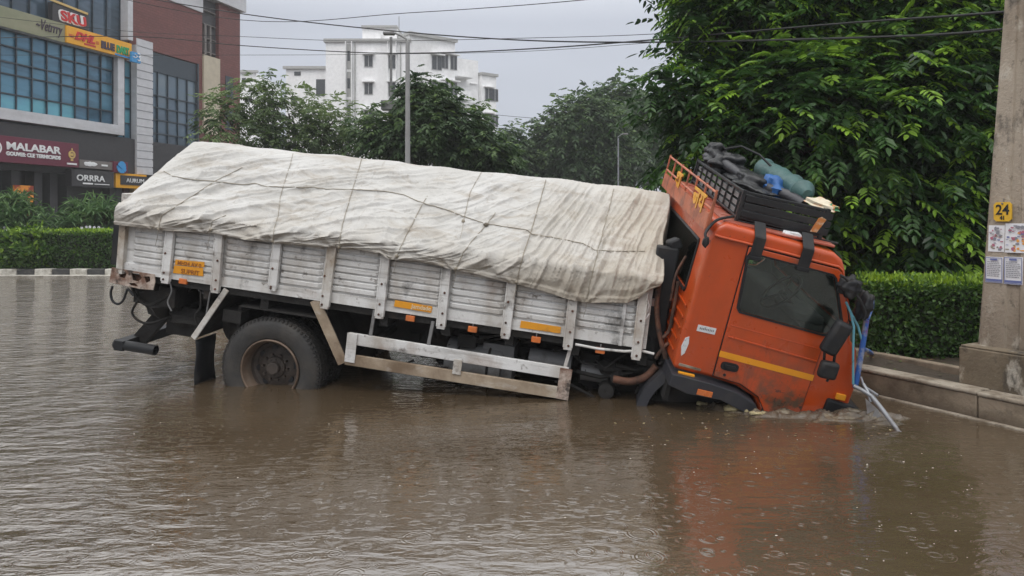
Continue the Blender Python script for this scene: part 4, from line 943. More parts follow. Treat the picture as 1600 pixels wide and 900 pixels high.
def twig(P, D, per, L0, ll, wl, leaves, leaf_tone, spread=.33, side=.75):
    k = len(P); c = np.repeat(P, per, 0)+rng.normal(0, spread, (k*per,3)); dd = np.repeat(D, per, 0)*.9+rng.normal(0,side,(k*per,3))*np.array([1,1,.35]); dd[:,2] = dd[:,2]*.6-.10
    yg = np.repeat(leaf_tone, per)+rng.normal(0,.10,k*per)
    q, ix = sprays(c, dd, leaves, rng.uniform(.75,1.2,k*per)*L0, wl*rng.uniform(.85,1.2,k*per), ll*rng.uniform(.8,1.2,k*per)); return q, np.clip(yg[ix]+rng.normal(0,.05,len(ix)), 0, 1)
leaf_tone = np.clip(.44+.30*(vn(P1[:,0]*1.6, P1[:,2]*1.6, 3)-.5)+(rng.random(len(P1)) < .27)*rng.uniform(.3,.65,len(P1))+.25*np.clip(D1[:,2],0,1)*rng.random(len(P1)), 0, 1)  # new growth by cluster; up-facing tips also painted lighter as if lit
parts_.append(twig(P1, D1, 8, .27, .135, .052, 9, leaf_tone, .24))
Pi, Di = lobe_points(lob, 900, (.45,.85), .30); parts_.append(twig(Pi, Di, 9, .34, .17, .075, 7, np.full(len(Pi), .12), .3))  # inner leaves coloured dark to paint the shade inside the crown
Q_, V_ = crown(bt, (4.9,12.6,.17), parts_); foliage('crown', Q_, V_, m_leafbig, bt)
def simple_tree(name, label, base, lobes, r0, mat, n, per, ll, wl, leaves=5, L0=.35, group=None, sd=1, inner=.25, keep=.6, spread=.3, shade_=(.30,.75)):
    t = empty(name, tuple(base)); tag(t, label, 'tree', group)
    s = MB(); branches(s, base, lobes, r0, sd, 4); o = s.build('trunk', m_bark, None, smooth=60); o.data.transform(Matrix.Translation(-Vector(base))); o.parent = t
    P, D = lobe_points(lobes, n, (.72,1.08), keep); yg = np.clip(rng.normal(.42,.13,len(P))+.22*np.clip(D[:,2],-1,1)+.25*(vn(P[:,0]*1.1,P[:,2]*1.1,7)-.5), 0, 1)  # tone painted lighter on up-facing tips, darker underneath
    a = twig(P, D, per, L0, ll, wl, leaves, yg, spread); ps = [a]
    if inner: P2, D2 = lobe_points(lobes, int(n*inner), (.3,.75), .1); ps.append(twig(P2, D2, per, L0, ll*1.3, wl*1.4, leaves, np.full(len(P2),.08), spread))  # inner filler leaves darkened, crown shade put into their colour
    Q, V = crown(t, tuple(base), ps); foliage('crown', Q, V, mat, t); return t
# trees behind the truck
def gp(px, D, z=.14): q = at(px, 340, D); q.z = z; return q
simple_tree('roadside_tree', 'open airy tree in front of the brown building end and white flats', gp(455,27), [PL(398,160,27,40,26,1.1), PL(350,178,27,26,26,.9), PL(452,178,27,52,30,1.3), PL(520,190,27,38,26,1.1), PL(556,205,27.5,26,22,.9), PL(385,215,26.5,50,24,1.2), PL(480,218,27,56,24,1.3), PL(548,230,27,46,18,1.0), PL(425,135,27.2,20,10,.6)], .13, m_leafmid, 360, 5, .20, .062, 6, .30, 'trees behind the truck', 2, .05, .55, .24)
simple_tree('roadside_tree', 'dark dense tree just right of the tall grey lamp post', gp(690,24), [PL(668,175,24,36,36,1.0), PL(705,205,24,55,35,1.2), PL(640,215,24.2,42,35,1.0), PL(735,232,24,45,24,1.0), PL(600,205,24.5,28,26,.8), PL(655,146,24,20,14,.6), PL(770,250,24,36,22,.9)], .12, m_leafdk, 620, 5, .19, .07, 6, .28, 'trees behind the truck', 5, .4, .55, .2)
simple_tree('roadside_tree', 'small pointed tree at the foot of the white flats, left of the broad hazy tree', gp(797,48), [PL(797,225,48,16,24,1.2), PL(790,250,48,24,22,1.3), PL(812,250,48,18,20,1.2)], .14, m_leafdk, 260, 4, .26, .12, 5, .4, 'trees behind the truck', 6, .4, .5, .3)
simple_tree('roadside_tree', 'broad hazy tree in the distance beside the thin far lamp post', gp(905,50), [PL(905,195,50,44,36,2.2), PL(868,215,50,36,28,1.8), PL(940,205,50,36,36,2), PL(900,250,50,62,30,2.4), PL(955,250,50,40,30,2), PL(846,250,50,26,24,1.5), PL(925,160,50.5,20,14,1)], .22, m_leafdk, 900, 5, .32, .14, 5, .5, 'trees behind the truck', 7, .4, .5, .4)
simple_tree('roadside_tree', 'tall hazy tree behind the broad one, close to the big tree', gp(985,58), [PL(985,175,58,40,38,2.4), PL(1010,235,58,50,42,2.6), PL(960,160,58,24,20,1.6), PL(1035,200,58,44,50,2.4)], .25, m_leafdk, 700, 5, .38, .16, 5, .6, 'trees behind the truck', 8, .4, .5, .45)
simple_tree('roadside_tree', 'low far tree filling in between the white flats and the hazy trees', gp(770,62), [PL(742,248,62,30,26,2), PL(785,262,62,40,24,2.2), PL(830,262,62,40,22,2.2)], .2, m_leafdk, 420, 4, .38, .16, 5, .5, 'trees behind the truck', 9, .4, .5, .45)
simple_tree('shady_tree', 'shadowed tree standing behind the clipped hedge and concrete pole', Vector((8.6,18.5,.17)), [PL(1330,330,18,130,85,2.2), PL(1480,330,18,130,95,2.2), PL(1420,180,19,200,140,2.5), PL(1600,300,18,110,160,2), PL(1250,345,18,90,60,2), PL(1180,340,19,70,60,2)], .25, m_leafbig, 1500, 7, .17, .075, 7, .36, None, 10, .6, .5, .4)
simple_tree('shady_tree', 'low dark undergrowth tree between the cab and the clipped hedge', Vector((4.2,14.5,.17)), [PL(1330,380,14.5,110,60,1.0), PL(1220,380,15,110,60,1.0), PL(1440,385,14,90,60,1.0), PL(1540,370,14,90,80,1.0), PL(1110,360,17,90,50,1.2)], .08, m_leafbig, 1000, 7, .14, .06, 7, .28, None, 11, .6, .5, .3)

def hedge(name, label, T, size, n, ll, wl, mat, lumps=.04, topyoung=.9, seed=1, ro=.0):
    """box hedge: solid near-black box core and a skin of leaves; T places its base corner frame (x length, y depth, z up)"""
    h = empty(name, T=T); tag(h, label, 'hedge'); lx, ly, lz = size
    c = MB(); m = .07; gx_, gz_ = 26, 8
    c.box((m,m,0),(lx-m,ly-m,lz-m)); c.build('hedge_core', m_coredark, h, bevel=.08)
    faces = [(lx*lz, 0), (lx*ly*1.3, 1), (ly*lz, 2), (ly*lz, 3), (lx*lz*.3, 4)]; tot = sum(f[0] for f in faces); P=[]; D=[]
    for ar, k in faces:
        q = int(n*ar/tot); u, v = rng.random(q), rng.random(q)
        if k == 0: P.append(np.stack([u*lx, np.zeros(q), v*lz],1)); D.append(np.tile([0,-1,.25],(q,1)))
        if k == 1: P.append(np.stack([u*lx, v*ly, np.full(q,lz)],1)); D.append(np.tile([0,-.2,1],(q,1)))
        if k == 2: P.append(np.stack([np.zeros(q), u*ly, v*lz],1)); D.append(np.tile([-1,0,.25],(q,1)))
        if k == 3: P.append(np.stack([np.full(q,lx), u*ly, v*lz],1)); D.append(np.tile([1,0,.25],(q,1)))
        if k == 4: P.append(np.stack([u*lx, np.full(q,ly), v*lz],1)); D.append(np.tile([0,1,.25],(q,1)))
    P = np.concatenate(P); D = np.concatenate(D).astype(float)
    # round the corners, then lump
    cc = np.array([lx/2, ly/2, lz/2]); r = .10; inn = np.clip(P, [r,r,-9], [lx-r,ly-r,lz-r]); off = P-inn; ln_ = np.linalg.norm(off,axis=1,keepdims=True); P = np.where(ln_ > r, inn+off/np.maximum(ln_,1e-6)*r, P)
    P += D*(lumps*2*(vn(P[:,0]*3.1+P[:,1]*2, P[:,2]*3.7+P[:,1], seed)-.5)[:,None])+rng.normal(0,.018,P.shape)-D*rng.uniform(0,.06,(len(P),1))
    d = D*.6+rng.normal(0,.7,D.shape)+np.array([0,0,.35]); q = leaf_quads(P, d, D+rng.normal(0,.6,D.shape), ll*rng.uniform(.7,1.25,len(P)), wl*rng.uniform(.8,1.2,len(P)))
    top = np.clip((P[:,2]-(lz-.10))/.12, 0, 1); v = np.clip(.30+rng.normal(0,.14,len(P))+top*(topyoung-.35)*rng.uniform(.4,1.2,len(P)), 0, 1)
    # new shoots standing up from the top
    k = int(n*.06); ps = np.stack([rng.random(k)*lx, rng.random(k)*ly, np.full(k,lz-.01)+rng.random(k)*.06],1); ds = rng.normal(0,.35,(k,3))+np.array([0,0,1]); q2 = leaf_quads(ps, ds, rand_dirs(k), ll*rng.uniform(.9,1.5,k), wl*np.ones(k))
    foliage('hedge_leaves', np.concatenate([q,q2]), np.concatenate([v, np.clip(rng.normal(.8,.15,k),0,1)]), mat, h); return h
# clipped hedge on the right verge
hd = Kd*.25+Vector((1,0,0)); hd.normalize()
q0 = at(1368,548,7.95); q0.z = .18
hx_ = Vector((.985,-.17,0)).normalized(); hy_ = Vector((-hx_.y,hx_.x,0))
HT = Matrix.Translation(q0) @ Matrix((hx_, hy_, Vector((0,0,1)))).transposed().to_4x4()
hedge('clipped_hedge', 'box-clipped dark green hedge with bright new top growth beside the concrete pole', HT, (2.6,.85,.76), 17000, .050, .030, m_leafhedge, .035)
# left median hedges
HT = Matrix.Translation((-13.75,21.95,.14)); hedge('clipped_hedge', 'long clipped hedge with lime green top on the far left median', HT, (11.2,1.0,1.08), 27000, .075, .045, m_leafhedge, .05, 1.15, 2)
HT = Matrix.Translation((-19.2,21.9,.14)); hedge('clipped_hedge', 'clipped hedge running out of the left edge of the photo', HT, (5.2,1.0,1.06), 6000, .085, .05, m_leafhedge, .06, .9, 3)
def bush(name, label, c, r, n, ll, wl, mat, cat='shrub'):
    h = empty(name, (c[0], c[1], .14)); tag(h, label, cat); s = MB(); lo = np.array([0,0,r[2]*.9]); rr = random.Random(3)
    for k in range(9):
        a = k*.7; s.tube([(0,0,-.05),(math.cos(a)*r[0]*.35,math.sin(a)*r[1]*.35,r[2]*.6),(math.cos(a)*r[0]*.75,math.sin(a)*r[1]*.75,r[2]*1.3)], [.03,.02,.008], 5)
    s.build('stem', m_bark, h)
    P, D = lobe_points([((0,0,r[2]*.85), r), ((r[0]*.4,-.1,r[2]*.6), (r[0]*.6,r[1]*.6,r[2]*.6)), ((-r[0]*.45,-.1,r[2]*.55), (r[0]*.6,r[1]*.6,r[2]*.6))], n, (.75,1.05), .55, 0)
    q = leaf_quads(P, D*.6+rng.normal(0,.6,D.shape)+np.array([0,-.1,.2]), D+rng.normal(0,.5,D.shape), ll*rng.uniform(.7,1.2,len(P)), wl*rng.uniform(.8,1.2,len(P)))
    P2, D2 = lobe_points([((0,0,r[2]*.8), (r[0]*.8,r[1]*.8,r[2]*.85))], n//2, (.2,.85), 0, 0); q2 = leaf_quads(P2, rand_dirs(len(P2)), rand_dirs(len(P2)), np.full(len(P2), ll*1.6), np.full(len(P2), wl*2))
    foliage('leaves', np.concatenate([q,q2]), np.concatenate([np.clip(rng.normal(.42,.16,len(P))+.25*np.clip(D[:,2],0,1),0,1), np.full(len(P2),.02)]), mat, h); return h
bush('leafy_bush', 'rounded leafy bush bulging over the striped kerb at left', (-14.1,22.0), (.72,.5,.60), 2600, .16, .08, m_leafhedge)
bush('leafy_bush', 'leafy bush cut by the left edge, in front of the clipped hedge', (-15.6,22.0), (.70,.5,.56), 1900, .16, .08, m_leafhedge)
def strap_plant(label, x, y, R, H_, n=420):
    h = empty('strap_leaf_plant', (x, y, .14)); tag(h, label, 'plant', 'strap-leaved plants behind the left hedge'); s = MB()
    for k in range(12): a = k*.55; s.tube([(0,0,-.05),(math.cos(a)*R*.25,math.sin(a)*R*.25,H_*.45),(math.cos(a)*R*.5,math.sin(a)*R*.5,H_*.75)], [.03,.02,.01], 5)
    s.build('stem', m_bark, h)
    heads = np.stack([rng.normal(0,R*.42,58), rng.normal(0,R*.35,58), rng.uniform(.35,.92,58)*H_],1); heads[:,2] *= np.exp(-(heads[:,0]/R)**2*.55)
    per = 17; c = np.repeat(heads, per, 0); k = len(c); az = rng.uniform(0,2*np.pi,k); el_ = rng.uniform(.1,1.35,k); d = np.stack([np.cos(az)*np.cos(el_), np.sin(az)*np.cos(el_), np.sin(el_)],1)
    L0 = rng.uniform(.32,.62,k); q1 = leaf_quads(c, d, rand_dirs(k)*.3+np.array([0,0,1]), L0*.9, np.full(k,.055)); tip = c+d*L0[:,None]*.6; d2 = d+np.array([0,0,-.9]); q2 = leaf_quads(tip, d2, rand_dirs(k)*.3+np.array([0,0,1]), L0*.6, np.full(k,.05))
    v = np.clip(rng.normal(.5,.2,k)+.2*(heads[:,2].repeat(per)/H_-.5),0,1); foliage('leaves', np.concatenate([q1,q2]), np.concatenate([v,v*.9]), m_leafole, h); return h
strap_plant('spiky green plant in front of the dark shopfront at the left edge', at(28,340,24.3).x, 24.3, 1.05, 2.35)
strap_plant('spiky green plant in front of the shop with the white-lettered black sign', at(140,340,24.3).x, 24.3, 1.25, 2.2)
strap_plant('spiky green plant cut by the left edge of the photo', at(-40,340,24.6).x, 24.6, .8, 1.5)
for lab, px, D in (('white blossoms under the spiky plant at the left edge', 15, 23.3), ('white blossoms under the spiky plant below the black shop sign', 140, 23.3)):
    s = MB(); r_ = random.Random(px); c = at(px,358,D)
    for k in range(7):
        x, y = c.x+r_.gauss(0,.35), D+r_.uniform(-.2,.2); z = 1.22+r_.uniform(0,.14)
        s.tube([(x,y,.14),(x+.02,y,z)], .006, 4, 1)
        for j in range(5):
            a = j*1.257+k; p = Vector((x+.02,y,z)); u = Vector((math.cos(a),-.3,math.sin(a)))*.05; v_q = Vector((-math.sin(a),0,math.cos(a)))*.022
            s.add([p, p+u*.6+v_q, p+u, p+u*.6-v_q], [(0,1,2,3)])
    o = s.build('flowers', [m_petal, m_leafole]); tag(o, lab, 'flowers', kind='stuff')

# ------------------------------------------------------------------ concrete pole with its plate and posters
def conc(name, a, b, st=(1,1,.35)):
    return M_(name, a, .8, [(b, 1.6, .40, .62, st, .9), ((.04,.036,.032), 1.9, .56, .63, (1,1,.55), .9), ((.58,.54,.46), 7, .57, .68, (1,1,.5), .6), ((.09,.075,.055), 16, .58, .66, (1,1,.7), .6)], .7, 45)
m_pole = conc('stained_pole_concrete', (.36,.305,.24), (.20,.155,.11))
m_plinth = conc('mossy_plinth_concrete', (.20,.16,.11), (.09,.07,.045), (1,1,1))
m_paper = M_('paper', (.72,.72,.74), .7, [((.5,.47,.42), 12, .55, .7, (1,1,1), .6)]); m_ink = M_('blue_ink', (.14,.17,.36), .6); m_inkg = M_('grey_ink', (.25,.25,.28), .6)
m_mag = M_('poster_pink', (.42,.14,.20), .6); m_ora = M_('poster_orange', (.75,.35,.08), .6); m_plate = M_('yellow_plate', (.70,.42,.03), .5, [((.3,.18,.05), 9, .55, .7, (1,1,1), .7)]); m_blk = M_('black_paint', (.015,.015,.015), .5)
PM = Matrix((-Kd, Kn, Vector((0,0,1)))).transposed()
PLN = Frame(PM, kp(0,.20,.17)); l0 = PLN.loc(1498,590)               # plinth front plane, just behind the kerb
PLN = Frame(PM, PLN.T @ Vector((l0.x,0,0)))                          # origin: left front foot of the plinth
SH = .125                                                            # shaft face stands back from the plinth face
e0 = PLN.loc(1525,545,SH); e1 = PLN.loc(1553,0,SH); cxp = PLN.loc(1580,545,SH).x; hw0 = cxp-e0.x; slope = (hw0-(cxp-e1.x))/(e1.z-e0.z); dep = .27
pole = empty('concrete_pole', T=PLN.T @ Matrix.Translation((cxp,SH+dep,0))); tag(pole, 'thick stained concrete pole with number 24 plate and pasted notices', 'pole')
def hw(z): return hw0-slope*(z-e0.z)
def ring_(z):
    h = hw(z); d = dep*h/hw0; c = .09*h/hw0
    return [(-h,-d+c*.3),(-h+c*.3,-d),(-.22*h,-d),(-.17*h,-d+.014),(.17*h,-d+.014),(.22*h,-d),(h-c*.3,-d),(h,-d+c*.3),(h,d-c),(h-c,d),(-h+c,d),(-h,d-c)]
s = MB(); n0_ = 26; vs = []
for i in range(n0_+1):
    z = -.2+8.5*i/n0_
    for x, y in ring_(z): vs.append((x, y, z))
k = 12; s.add(vs, [(i*k+j, i*k+(j+1)%k, (i+1)*k+(j+1)%k, (i+1)*k+j) for i in range(n0_) for j in range(k)]+[tuple(range(n0_*k, n0_*k+k))])
wetline(m_pole, 0, .9, (.10,.082,.06), .55)
s.build('shaft', m_pole, pole, fixn=True)
ph = PLN.loc(1500,538).z
s = MB(); s.box((-cxp,-SH-dep,-.25),(cxp,dep+SH,ph-.02)); s.box((-cxp+.008,-SH-dep+.008,ph-.02),(cxp-.008,dep+SH-.008,ph)); s.build('plinth', m_plinth, pole, bevel=.022)
def pf(px, py): q = PLN.loc(px, py, SH); return q.x-cxp, q.z
def fy(z): return -dep*hw(z)/hw0-.002
def sheet(name, pa, pbx, mt, th=.003, dy=0, parent=None, label=None):
    (x0, z1), (x1, z0) = pf(*pa), pf(*pbx); s = MB(); ya, yb = fy(z0)-dy, fy(z1)-dy
    s.add([(x0,ya-th,z0),(x1,ya-th,z0),(x1,yb-th,z1),(x0,yb-th,z1),(x0,ya,z0),(x1,ya,z0),(x1,yb,z1),(x0,yb,z1)], [(0,1,2,3),(7,6,5,4),(0,4,5,1),(1,5,6,2),(2,6,7,3),(3,7,4,0)])
    o = s.build(name, mt, parent or pole, fixn=True)
    if label: o['label'] = label
    return o, (x0, x1, z0, z1, min(ya, yb)-th)
s = MB(); (xa, zb), (xb, za) = pf(1549,316), pf(1577,346); c = .02; s.prism([(xa+c,za),(xb-c,za),(xb,za+c),(xb,zb-c),(xb-c,zb),(xa+c,zb),(xa,zb-c),(xa,za+c)], fy(za)-.018, fy(za)-.006)
pl_ = s.build('number_plate', m_plate, pole, fixn=True)
text('numeral', '24', m_blk, pl_, .118, Matrix.Translation(((xa+xb)/2, fy(za)-.020, za+.058)) @ UP, .001, .95, .002, 'CENTER')
text('numeral', '41', m_blk, pl_, .045, Matrix.Translation(((xa+xb)/2, fy(za)-.020, za+.015)) @ UP, .001, .9, .002, 'CENTER')
s = MB(); s.lathe([(0,-.01),(.008,-.008),(.008,.02)], ((xa+xb)/2, fy(za)-.018, zb-.012), 8); s.tube([((xa+xb)/2, fy(zb)-.01, zb),((xa+xb)/2, fy(zb)-.008, zb+.03)], .004, 6); s.build('nail', m_grey, pl_)
rp = random.Random(8)
def notice(pa, pbx, label, kind, torn=False):
    o, (x0,x1,z0,z1,y) = sheet('notice', pa, pbx, m_paper, label=label); w = x1-x0; h = z1-z0
    L_ = MB(); yy = y-.0015
    if kind == 'blue':
        for k in range(9):
            z = z1-h*(.20+.068*k); x = x0+w*.12
            while x < x0+w*rp.uniform(.72,.9):
                e_ = x+w*rp.uniform(.05,.16); L_.box((x,yy,z),(min(e_,x0+w*.9),yy+.0008,z+h*.026),1); x = e_+w*.03
        L_.box((x0+w*.3,yy,z1-h*.13),(x0+w*.7,yy+.0008,z1-h*.06),0); L_.box((x0+w*.06,yy,z0+h*.06),(x0+w*.94,yy+.0008,z0+h*.15),0)
        for a, b, c_, d in ((.02,.05,.05,.95),(.95,.98,.05,.95),(.02,.98,.02,.045),(.02,.98,.955,.98)): L_.box((x0+w*a,yy-.0005,z0+h*c_),(x0+w*b,yy+.0008,z0+h*d),0)
        L_.build('print', [m_ink, m_inkg], o)
    else:
        for k in range(34):
            x, z = x0+w*rp.uniform(.1,.86), z0+h*rp.uniform(.08,.9); (L_.blob((x,yy+.0008-k*.00002,z),(w*rp.uniform(.03,.14),.0006,h*rp.uniform(.02,.07)), rp.choice((0,2,2,4) if kind == 'torn' else (0,1,1,2)), 6, k) if k % 2 else L_.box((x-w*.08,yy-.0004-k*.00002,z),(x+w*rp.uniform(.0,.10),yy+.0008,z+h*rp.uniform(.012,.05)), rp.choice((2,3,4,0))))
        L_.build('print', [m_mag, m_ora, m_inkg, m_ink, m_kerbtop], o)
    return o
notice((1537,401),(1564,443), 'white notice with a blue border, left of the lower pair', 'blue'); notice((1566,401),(1595,446), 'white notice with blue print, right of the lower pair', 'blue')
notice((1540,352),(1565,394), 'torn poster with dark pink figures', 'torn'); notice((1566,349),(1603,396), 'colourful poster with orange and red patches', 'col')

# ------------------------------------------------------------------ lamp posts and other poles beyond the truck
def lamp_post(label, px, top, D, r, arm=None, mt=None):
    b = gp(px, D); t = at(px, top, D); s = empty('lamp_post', tuple(b)); tag(s, label, 'lamp post'); h = t.z-b.z
    m = MB(); m.tube([(0,0,-.1),(0,0,h*.5),(0,0,h)], [r, r*.85, r*.7], 12); m.build('post', mt or m_pc, s, smooth=60)
    if arm:
        m = MB(); m.tube([(0,0,h-.02),(-.02,0,h+.08),(arm*.5,0,h+.18),(arm,0,h+.26)], r*.35, 8); m.build('arm', mt or m_pc, s, smooth=60)
        m = MB(); m.box((arm-.32 if arm < 0 else arm,-.09,h+.20),(arm if arm < 0 else arm+.32,.09,h+.29)); m.build('lamp_head', m_grey, s, bevel=.03)
    return s
m_pc = M_('grey_post_concrete', (.30,.30,.30), .7, [((.15,.14,.13), 3, .5, .7, (1,1,.3), .6)])
lamp_post('grey concrete lamp post rising behind the middle of the tarpaulin', 637, 66, 21, .085, -.36)
lamp_post('thin pale lamp post far off in front of the hazy trees', 966, 216, 44, .06, .25, m_steel)
s = MB(); b = gp(611, 25); t = at(612,58,25); s.tube([tuple(b), (b.x,b.y,t.z)], .045, 8, 0); z = at(611,215,25).z; s.tube([(b.x,b.y,z-1.2),(b.x,b.y,z)], .10, 10, 1); s.tube([(b.x+.13,b.y,z-1.2),(b.x+.13,b.y,z-.05)], .05, 8, 1); s.box((b.x-.14,b.y-.1,z-.85),(b.x+.2,b.y+.1,z-.72),2); z2 = at(611,172,25).z; s.box((b.x-.3,b.y-.2,z2),(b.x+.35,b.y+.2,z2+.30),0)
o = s.build('utility_pole', [m_grey, m_white, m_mag], smooth=40); tag(o, 'thin dark utility pole with pale pipes round its foot, left of the grey lamp post', 'pole'); rezero(o, b)

# overhead cables: hung between posts outside the frame and the near pole
def cable(pp, r, label):
    P = [at(*p) for p in pp]; out = []
    P = [P[0]*2-P[1]]+P+[P[-1]*2-P[-2]]
    for i in range(1, len(P)-2):
        for k in range(8):
            t = k/8; a, b, c, d = P[i-1], P[i], P[i+1], P[i+2]
            out.append(.5*((2*b)+(c-a)*t+(2*a-5*b+4*c-d)*t*t+(3*b-a-3*c+d)*t**3))
    out.append(P[-2]); s = MB(); s.tube(out, r, 6); o = s.build('cable', m_blk, smooth=60); tag(o, label, 'cable', 'overhead cables'); rezero(o, out[0])
cable(((130,-20,20),(375,21,18),(600,47,16),(800,62,14),(1000,66,12),(1300,60,9),(1556,47,6.6),(1700,10,6.0)), .013, 'thick sagging cable, top left corner to the near concrete pole')
cable(((60,-30,26),(375,31,24),(640,20,22),(910,0,20),(1100,-25,19)), .011, 'cable climbing to the top edge right of the white flats')
cable(((-60,60,24),(205,57,22),(375,71,20),(560,82,18),(700,82,16),(850,75,14),(1010,63,12),(1300,38,9),(1553,20,6.6),(1700,2,6.0)), .012, 'cable passing below the thick one in front of the flats')
cable(((-60,20,30),(190,48,28),(375,57,26),(560,64,24),(800,60,22),(1040,52,20),(1250,30,18),(1500,8,16)), .009, 'thin cable level with the roof of the white flats')
cable(((-60,86,30),(375,86,26),(560,85,24),(800,81,22),(1000,68,20),(1200,50,18)), .007, 'faintest cable crossing the top storey of the white flats')
cable(((700,172,70),(860,186,60),(1000,180,50)), .02, 'short far cable right of the white flats')

# ------------------------------------------------------------------ shopping building on the left
fd = Vector((.277,.961,0)).normalized()
MALL = Frame(Matrix((fd, Vector((-fd.y,fd.x,0)), Vector((0,0,1)))).transposed(), (-22.7,40,0))
mall = empty('shopping_building', T=MALL.T); tag(mall, 'brown and white shopping building with a large blue-green glass front', 'building')
def F(px, py, off=0): q = MALL.loc(px, py, -off); return q.x, q.z
def fx(px, off=0): return F(px, 340, off)[0]
m_brown = M_('brown_cladding', (.195,.070,.062), .7, [((.15,.055,.052), .8, .4, .7, (.3,1,1), .6)], .15, 20)
def add_bricks(m):
    t = m.node_tree; N, L, P = t.nodes, t.links, t.nodes['Principled BSDF']; src = P.inputs['Base Color'].links[0].from_socket
    tc_ = N.new('ShaderNodeTexCoord'); sp2 = N.new('ShaderNodeSeparateXYZ'); L.new(tc_.outputs['Object'], sp2.inputs[0]); cb = N.new('ShaderNodeCombineXYZ'); L.new(sp2.outputs['X'], cb.inputs[0]); L.new(sp2.outputs['Z'], cb.inputs[1])
    b = N.new('ShaderNodeTexBrick'); b.inputs['Scale'].default_value = 1.6; L.new(cb.outputs[0], b.inputs['Vector']); b.inputs['Color1'].default_value = (1,1,1,1); b.inputs['Color2'].default_value = (.85,.85,.85,1); b.inputs['Mortar'].default_value = (.62,.62,.62,1); b.inputs['Mortar Size'].default_value = .02
    mm = N.new('ShaderNodeMix'); mm.data_type = 'RGBA'; mm.blend_type = 'MULTIPLY'; mm.inputs[0].default_value = 1; L.new(src, mm.inputs[6]); L.new(b.outputs[0], mm.inputs[7]); L.new(mm.outputs[2], P.inputs['Base Color'])
add_bricks(m_brown)
m_acp = M_('white_cladding', (.56,.56,.58), .5, [((.35,.34,.33), .7, .5, .7, (.3,.3,2), .5)])
m_cream = M_('cream_cladding', (.52,.45,.34), .6, [((.35,.3,.22), 1, .5, .7, I1, .5)]); m_olive = M_('olive_sign_band', (.24,.25,.155), .6, [((.33,.30,.20), .5, .45, .65, (.2,1,1), .7)])
m_dkfascia = M_('dark_fascia', (.035,.033,.036), .5); m_taupe = M_('taupe_panel', (.17,.15,.14), .6); m_maroon = M_('maroon_sign', (.135,.018,.040), .5); m_mull = M_('dark_mullion', (.03,.045,.06), .4)
m_signw = M_('white_letters', (.78,.78,.78), .5); m_yel = M_('yellow_sign', (.80,.38,.02), .5); m_red = M_('red_letters', (.55,.02,.02), .5); m_navy = M_('dark_letters', (.05,.03,.05), .5); m_grn = M_('green_letters', (.02,.33,.12), .5)
m_cyan = M_('blue_sign', (.05,.30,.62), .5); m_goldl = M_('pale_gold', (.60,.42,.15), .5); m_shopin = M_('shop_interior', (.10,.095,.09), .8)
def pane_mat(name, cols, rough=.10, metal=.25):
    m, t, N, L, P = nodes(name); a = N.new('ShaderNodeAttribute'); a.attribute_name = 'var'; r = N.new('ShaderNodeValToRGB'); L.new(a.outputs['Fac'], r.inputs[0]); r.color_ramp.interpolation = 'LINEAR'
    e_ = r.color_ramp.elements; e_[0].color = (*cols[0],1); e_[1].color = (*cols[-1],1); e_[1].position = 1
    for i, c in enumerate(cols[1:-1]): q = e_.new((i+1)/(len(cols)-1)); q.color = (*c,1)
    v = coords(N, L, (.25,1,1.2)); c = mix(N, L, ramp(N, L, noise(N, L, v, 1.3, 5, .6, 1.0), .42, .66, 0, .55), r.outputs[0], tuple(min(1,x*1.9) for x in cols[1]))  # pale cloudy patches paint sky reflections into the glass colour
    L.new(c, P.inputs['Base Color']); P.inputs['Roughness'].default_value = rough; P.inputs['Metallic'].default_value = metal; P.inputs['Coat Weight'].default_value = .3
    b = N.new('ShaderNodeBump'); b.inputs['Strength'].default_value = .2; b.inputs['Distance'].default_value = .05; L.new(noise(N, L, v, .6, 2), b.inputs['Height']); L.new(b.outputs[0], P.inputs['Normal']); return m
m_pane = pane_mat('blue_green_glazing', [(.04,.085,.135), (.065,.16,.235), (.10,.29,.38), (.18,.52,.60)])
m_paned = pane_mat('slate_glazing', [(.045,.065,.085), (.065,.10,.135), (.10,.15,.20), (.20,.25,.28)])
def rect(mb, x0, x1, z0, z1, y0, y1, m=0): mb.box((x0, y0, z0), (x1, y1, z1), m)
def glazing(name, x0, x1, z0, z1, nx, rows, y, mat, fn, seed):
    """panes with their own tints, plus mullions in front"""
    V=[]; Fq=[]; var=[]; r = random.Random(seed); zs = [z0+(z1-z0)*q for q in rows]; xs = [x0+(x1-x0)*i/nx for i in range(nx+1)]
    for i in range(nx):
        for j in range(len(zs)-1):
            ty, tz = r.uniform(-.012,.012), r.uniform(-.012,.012); b = len(V)
            V += [(xs[i],y+ty,zs[j]),(xs[i+1],y-ty,zs[j]),(xs[i+1],y-ty+tz,zs[j+1]),(xs[i],y+ty+tz,zs[j+1])]; Fq.append((b,b+1,b+2,b+3)); var.append(min(1,max(0,fn(i,j,r))))
    g_ = np_mesh(name, np.array(V), np.array(Fq), mat, mall, np.array(var)); m = MB()
    for x in xs: m.box((x-.026,y-.10,z0),(x+.026,y-.02,z1))
    for z in zs: m.box((x0,y-.085,z-.035),(x1,y-.02,z+.035))
    m.build('mullion', m_mull, g_); return g_
xL = fx(-260); xE = fx(375); TOP = F(375,15)[1]; x205, x230, x201 = fx(205), fx(230), fx(201)
zb_top = F(0,8)[1]; zb_bot = F(0,43)[1]
s = MB()
rect(s, xL, x201, 0, TOP+3, .6, 25, 0); rect(s, x201, xE, 0, TOP, .35, 25, 1); bd = s.build('wall', [m_dkfascia, m_brown], mall)
